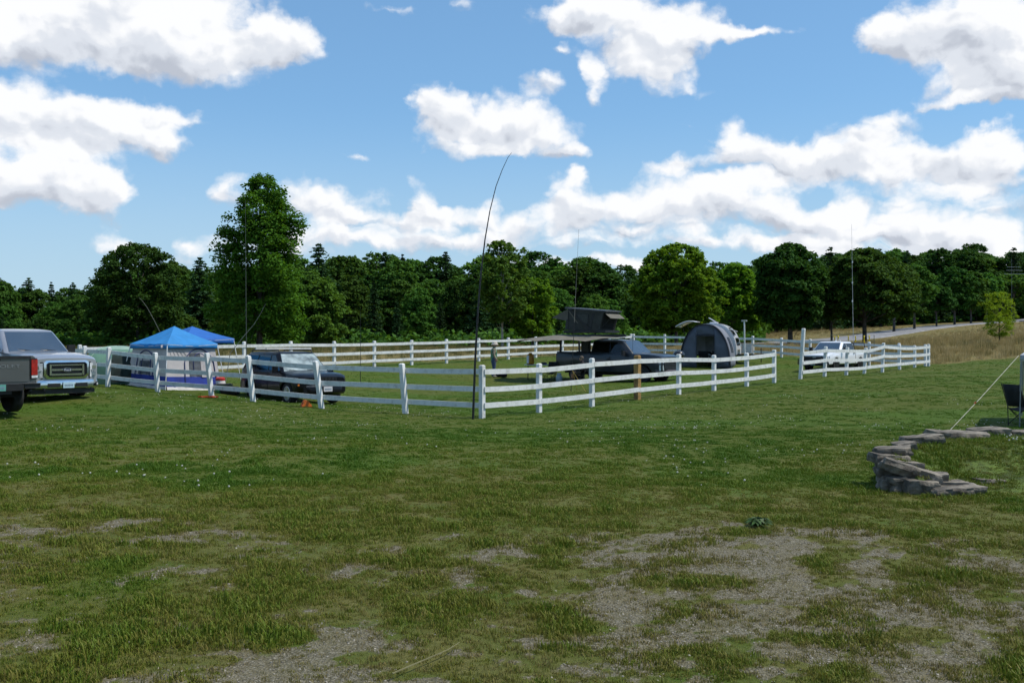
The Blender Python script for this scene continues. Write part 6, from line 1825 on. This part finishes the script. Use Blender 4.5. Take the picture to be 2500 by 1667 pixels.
MB().lathe([(.10, 0), (.12, .015), (.125, .03), (.155, .06), (.155, .27), (.13, .33), (.05, .37)], 18).build('tank', pm('tank_blue_grey', (.27, .34, .38), .45, var=.08), r, 50)
MB().lathe([(.10, .35), (.10, .45), (.085, .45), (.085, .35)], 14).build('collar', pm('tank_blue_grey', (.27, .34, .38)), r, 50); MB().lathe([(.03, .36), (.03, .43)], 8).build('valve', pm('brass', (.4, .28, .08), .4, .8, var=.1), r)
p = G(1341, 48.4); camp_chair(p, R(120), 'dark folding chair behind the sunlit fence beside the gas cylinder')
o = TM @ Vector((-3.2, -.25, .94)); r = empty('stuff_sack', o, 0, 'small reddish sack on the open tailgate of the dark pickup', 'sack')
MB().lathe([(.02, 0), (.12, .02), (.15, .10), (.11, .20), (.03, .24), (.05, .27)], 12).build('sack', pm('reddish_cloth', (.24, .075, .05), .8, var=.2), r, 60)
p = G(1224, 50.3); r = empty('duffel_bag', p, R(8), 'low black bag on the grass beside the standing man', 'bag')
MB().lathe([(.02, -.30), (.13, -.28), (.15, -.15), (.15, .15), (.13, .28), (.02, .30)], 12, (0, 0, .14), 'X').build('body', pm('bag_black', (.012, .012, .014)), r, 50); MB().tube([(-.12, 0, .27), (0, 0, .35), (.12, 0, .27)], .012, 5).build('handle', BPOLE, r)

# ---- people
def skinned(name, chains, mats, parent, root_idx=0):
    """chains: list of (list of (point, radius), material index); one continuous body grown from the skeleton"""
    vs = []; rad = []; es = []; em = []; key = {}
    def vid(p, r):
        k = tuple(round(c, 4) for c in p)
        if k not in key: key[k] = len(vs); vs.append(p); rad.append(r)
        return key[k]
    for ch, mi in chains:
        ids = [vid(p, r) for p, r in ch]
        for a, b in zip(ids, ids[1:]): es.append((a, b)); em.append(mi)
    me = bpy.data.meshes.new(name); me.from_pydata(vs, es, []); o = bpy.data.objects.new(name, me); COL.objects.link(o)
    o.modifiers.new('skin', 'SKIN'); sub = o.modifiers.new('sub', 'SUBSURF'); sub.levels = 1; sub.render_levels = 1
    for i, d in enumerate(me.skin_vertices[0].data):
        d.radius = rad[i] if isinstance(rad[i], tuple) else (rad[i], rad[i]); d.use_root = (i == root_idx)
    dg = bpy.context.evaluated_depsgraph_get(); m2 = bpy.data.meshes.new_from_object(o.evaluated_get(dg))
    bpy.data.objects.remove(o, do_unlink=True)
    m2.materials.clear()
    for m in mats: m2.materials.append(m)
    A = np.array(vs); E = np.array(es); a = A[E[:, 0]]; ab = A[E[:, 1]] - a; L2 = (ab ** 2).sum(1) + 1e-9
    rm = np.array([min(max(rad[i]) if isinstance(rad[i], tuple) else rad[i], max(rad[j]) if isinstance(rad[j], tuple) else rad[j]) for i, j in es])
    for p in m2.polygons:
        c = np.array(p.center); t = np.clip(((c - a) * ab).sum(1) / L2, 0, 1); d = np.linalg.norm(a + ab * t[:, None] - c, axis=1) - rm
        p.material_index = em[int(np.argmin(d))]; p.use_smooth = True
    return obj(name, m2, None, parent)
SKIN = pm('skin', (.36, .21, .15), .6, var=.08); JEANS = pm('jeans', (.05, .075, .15), .85, var=.15, scale=8); PLAID = pm('tan_shirt', (.30, .25, .17), .85, var=.2, scale=9)
VEST = pm('green_vest', (.085, .21, .13), .85, var=.25, scale=9); SHOE = pm('shoe_grey', (.16, .15, .14), .8, var=.2); HAT = pm('pale_hat', (.55, .50, .44), .85, var=.1); DARKC = pm('dark_cloth', (.014, .013, .016), .9, var=.2, scale=8); BROWNC = pm('brown_trousers', (.07, .055, .045), .9, var=.2, scale=8); HAIR = pm('hair_grey_brown', (.10, .08, .06), .8, var=.2)
def hand(w, fwd, out, dn, mi):
    """five finger chains that start inside the palm; w wrist, unit vectors along the fingers (dn), across (fwd), palm normal (out)"""
    w = Vector(w); ch = []; palm = w + dn * .075
    ch.append(([(tuple(w), .026), (tuple(palm), (.022, .036))], mi))
    for k, (o, l) in enumerate(((.030, .070), (.010, .080), (-.010, .075), (-.028, .058))):
        b = palm + fwd * o; m = b + dn * l * .55 - out * .006; e = b + dn * l - out * .022
        ch.append(([(tuple(palm), (.022, .036)), (tuple(b + dn * .015), .010), (tuple(m), .009), (tuple(e), .008)], mi))
    th = w + dn * .03 + fwd * .038
    ch.append(([(tuple(w), .026), (tuple(th), .012), (tuple(th + dn * .045 + fwd * .018 - out * .006), .009)], mi))
    return ch
def head(c, root, hatmat=None, fwd=(1, 0, 0)):
    """eyes, ears, hair, hat as children; c = head centre"""
    c = Vector(c); f = Vector(fwd).normalized(); s = Vector((-f.y, f.x, 0)); W_ = pm('eye_white', (.7, .7, .7), .3, var=.02); 
    for sg in (1, -1):
        q = c + f * .088 + s * sg * .032 + Vector((0, 0, .005)); e = MB().lathe([(.003, -.010), (.011, -.005), (.012, .0), (.008, .008), (.002, .011)], 8, tuple(q)).build('eye', W_, root, 60)
        MB().lathe([(.001, -.006), (.006, 0), (.001, .006)], 6, tuple(q + f * .008)).build('iris', DARKC, e)
        q = c + s * sg * .082 + Vector((0, 0, -.005)); MB().lathe([(.006, -.03), (.018, -.015), (.020, .012), (.008, .032)], 8, tuple(q)).build('ear', SKIN, root, 60)
    q = c + f * .088 - Vector((0, 0, .060)); MB().box(tuple(q), (.014, .050, .010), rot=(0, 0, math.atan2(f.y, f.x))).build('mouth', pm('lips', (.25, .09, .08), .6, var=.05), root)
    MB().lathe([(.088, -.03), (.100, .02), (.094, .07), (.060, .112), (.004, .122)], 14, tuple(c - f * .012)).build('hair', HAIR, root, 60)
    if hatmat:
        MB().lathe([(.148, .018), (.138, .040), (.108, .052), (.106, .12), (.085, .155), (.004, .165)], 18, tuple(c)).build('hat', hatmat, root, 60)
def head_chain(neck, c, f, mi):
    n = Vector(neck); c = Vector(c); f = Vector(f)
    return [([(tuple(n), .055), (tuple(c - Vector((0, 0, .075)) + f * .012), .066), (tuple(c), .088), (tuple(c + Vector((0, 0, .075))), .075)], mi), ([(tuple(c), .088), (tuple(c + f * .098 - Vector((0, 0, .018))), .017)], mi)]
def standing_man():
    p = G(1205, 50.0); r = empty('person', p, R(12), 'standing man in pale sun hat, green vest and jeans on the paddock grass', 'person')
    ch = []
    pel, sp, ct, nk = (0, 0, .93), (.015, 0, 1.10), (.01, 0, 1.32), (.02, 0, 1.465); hc = (.045, 0, 1.585)
    ch.append(([(pel, (.155, .125)), (sp, (.165, .15)), (ct, (.17, .135)), ((.015, 0, 1.42), (.10, .08)), (nk, .055)], 1))
    ch += head_chain(nk, hc, (1, 0, 0), 0)
    for s in (1, -1):
        ch.append(([(pel, (.155, .125)), ((0, s * .095, .84), .105), ((.02 + .02 * s, s * .105, .48), .070), ((-.02 + .05 * s, s * .105, .11), .050)], 2))
        ch.append(([((-.02 + .05 * s, s * .105, .11), .050), ((.01 + .05 * s, s * .105, .055), .048), ((.15 + .05 * s, s * .125, .045), .038)], 4))
        ch.append(([(ct, (.17, .135)), ((.0, s * .185, 1.37), .066), ((-.035, s * .235, 1.10), .048), ((.05, s * .24, .905), .036)], 3))
        ch += hand((.05, s * .24, .905), Vector((1, 0, 0)), Vector((0, s, 0)), Vector((.18, 0, -1)).normalized(), 0)
    skinned('body', ch, [SKIN, VEST, JEANS, PLAID, SHOE], r)
    head(hc, r, HAT)
    r.scale = (1.28, 1.28, 1.03)
standing_man()
def seated_person():
    p = G(1413, 46.7); rz = R(172); camp_chair(p, rz, 'dark folding chair under the seated person beside the dark pickup')
    r = empty('person', p, rz, 'seated person in dark clothes beside the rear wheel of the dark pickup', 'person')
    ch = []; pel, sp, ct, nk = (-.14, 0, .52), (-.17, 0, .70), (-.19, 0, .92), (-.16, 0, 1.07); hc = (-.12, 0, 1.19)
    ch.append(([(pel, (.16, .13)), (sp, (.16, .14)), (ct, (.17, .125)), ((-.17, 0, 1.02), (.10, .08)), (nk, .055)], 1))
    ch += head_chain(nk, hc, (1, 0, 0), 0)
    for s in (1, -1):
        ch.append(([(pel, (.16, .13)), ((-.06, s * .10, .52), .10), ((.34, s * .14, .50), .070), ((.36, s * .15, .11), .050)], 2))
        ch.append(([((.36, s * .15, .11), .050), ((.39, s * .15, .06), .046), ((.53, s * .16, .045), .036)], 4))
        ch.append(([(ct, (.17, .125)), ((-.19, s * .18, .96), .064), ((-.10, s * .25, .72), .047), ((.16, s * .23, .70), .036)], 3))
        ch += hand((.16, s * .23, .70), Vector((0, -s, 0)), Vector((0, 0, 1)), Vector((1, 0, -.1)).normalized(), 0)
    skinned('body', ch, [SKIN, DARKC, BROWNC, DARKC, SHOE], r)
    head(hc, r)
seated_person()

# ---- small plants and a dry stalk on the worn ground
def weed(u, v, n, hgt, spread, label, seed):
    D = CAMZ * FPX / (v - 833.5); p = G(u, D); rs = random.Random(seed)
    r = empty('weed_plant', p, 0, label, 'plant'); mat = pm('weed_leaf', (.045, .10, .018), .6, var=.25, scale=20, trans=.3)
    for k in range(n):
        a = rs.uniform(0, 6.28); l = spread * rs.uniform(.4, 1); h = hgt * rs.uniform(.4, 1); d = Vector((math.cos(a), math.sin(a), 0)); s = Vector((-d.y, d.x, 0)) * .018
        b = d * .01; m = d * l * .55 + Vector((0, 0, h)); e = d * l + Vector((0, 0, h * .6))
        MB().add([b, m + s, e, m - s], [(0, 1, 2, 3)]).build('leaf', mat, r)
weed(1850, 1295, 70, .085, .15, 'dark green weed tuft alone at the edge of the gravel', 3)
def stalk():
    pts = []
    for u, v in ((958, 1660), (1000, 1640), (1050, 1618), (1095, 1598), (1122, 1580)):
        D = CAMZ * FPX / (v - 833.5); q = G(u, D); pts.append(q + Vector((0, 0, .035)))
    r = empty('dry_stalk', pts[0], 0, 'long dry grass stalk lying on the gravel at the bottom of the picture', 'stalk')
    rbuild(MB().tube(pts, [.004, .004, .0035, .003, .002], 5), 'stem', pm('dry_straw', (.16, .15, .07), .8, var=.1), r)
stalk()
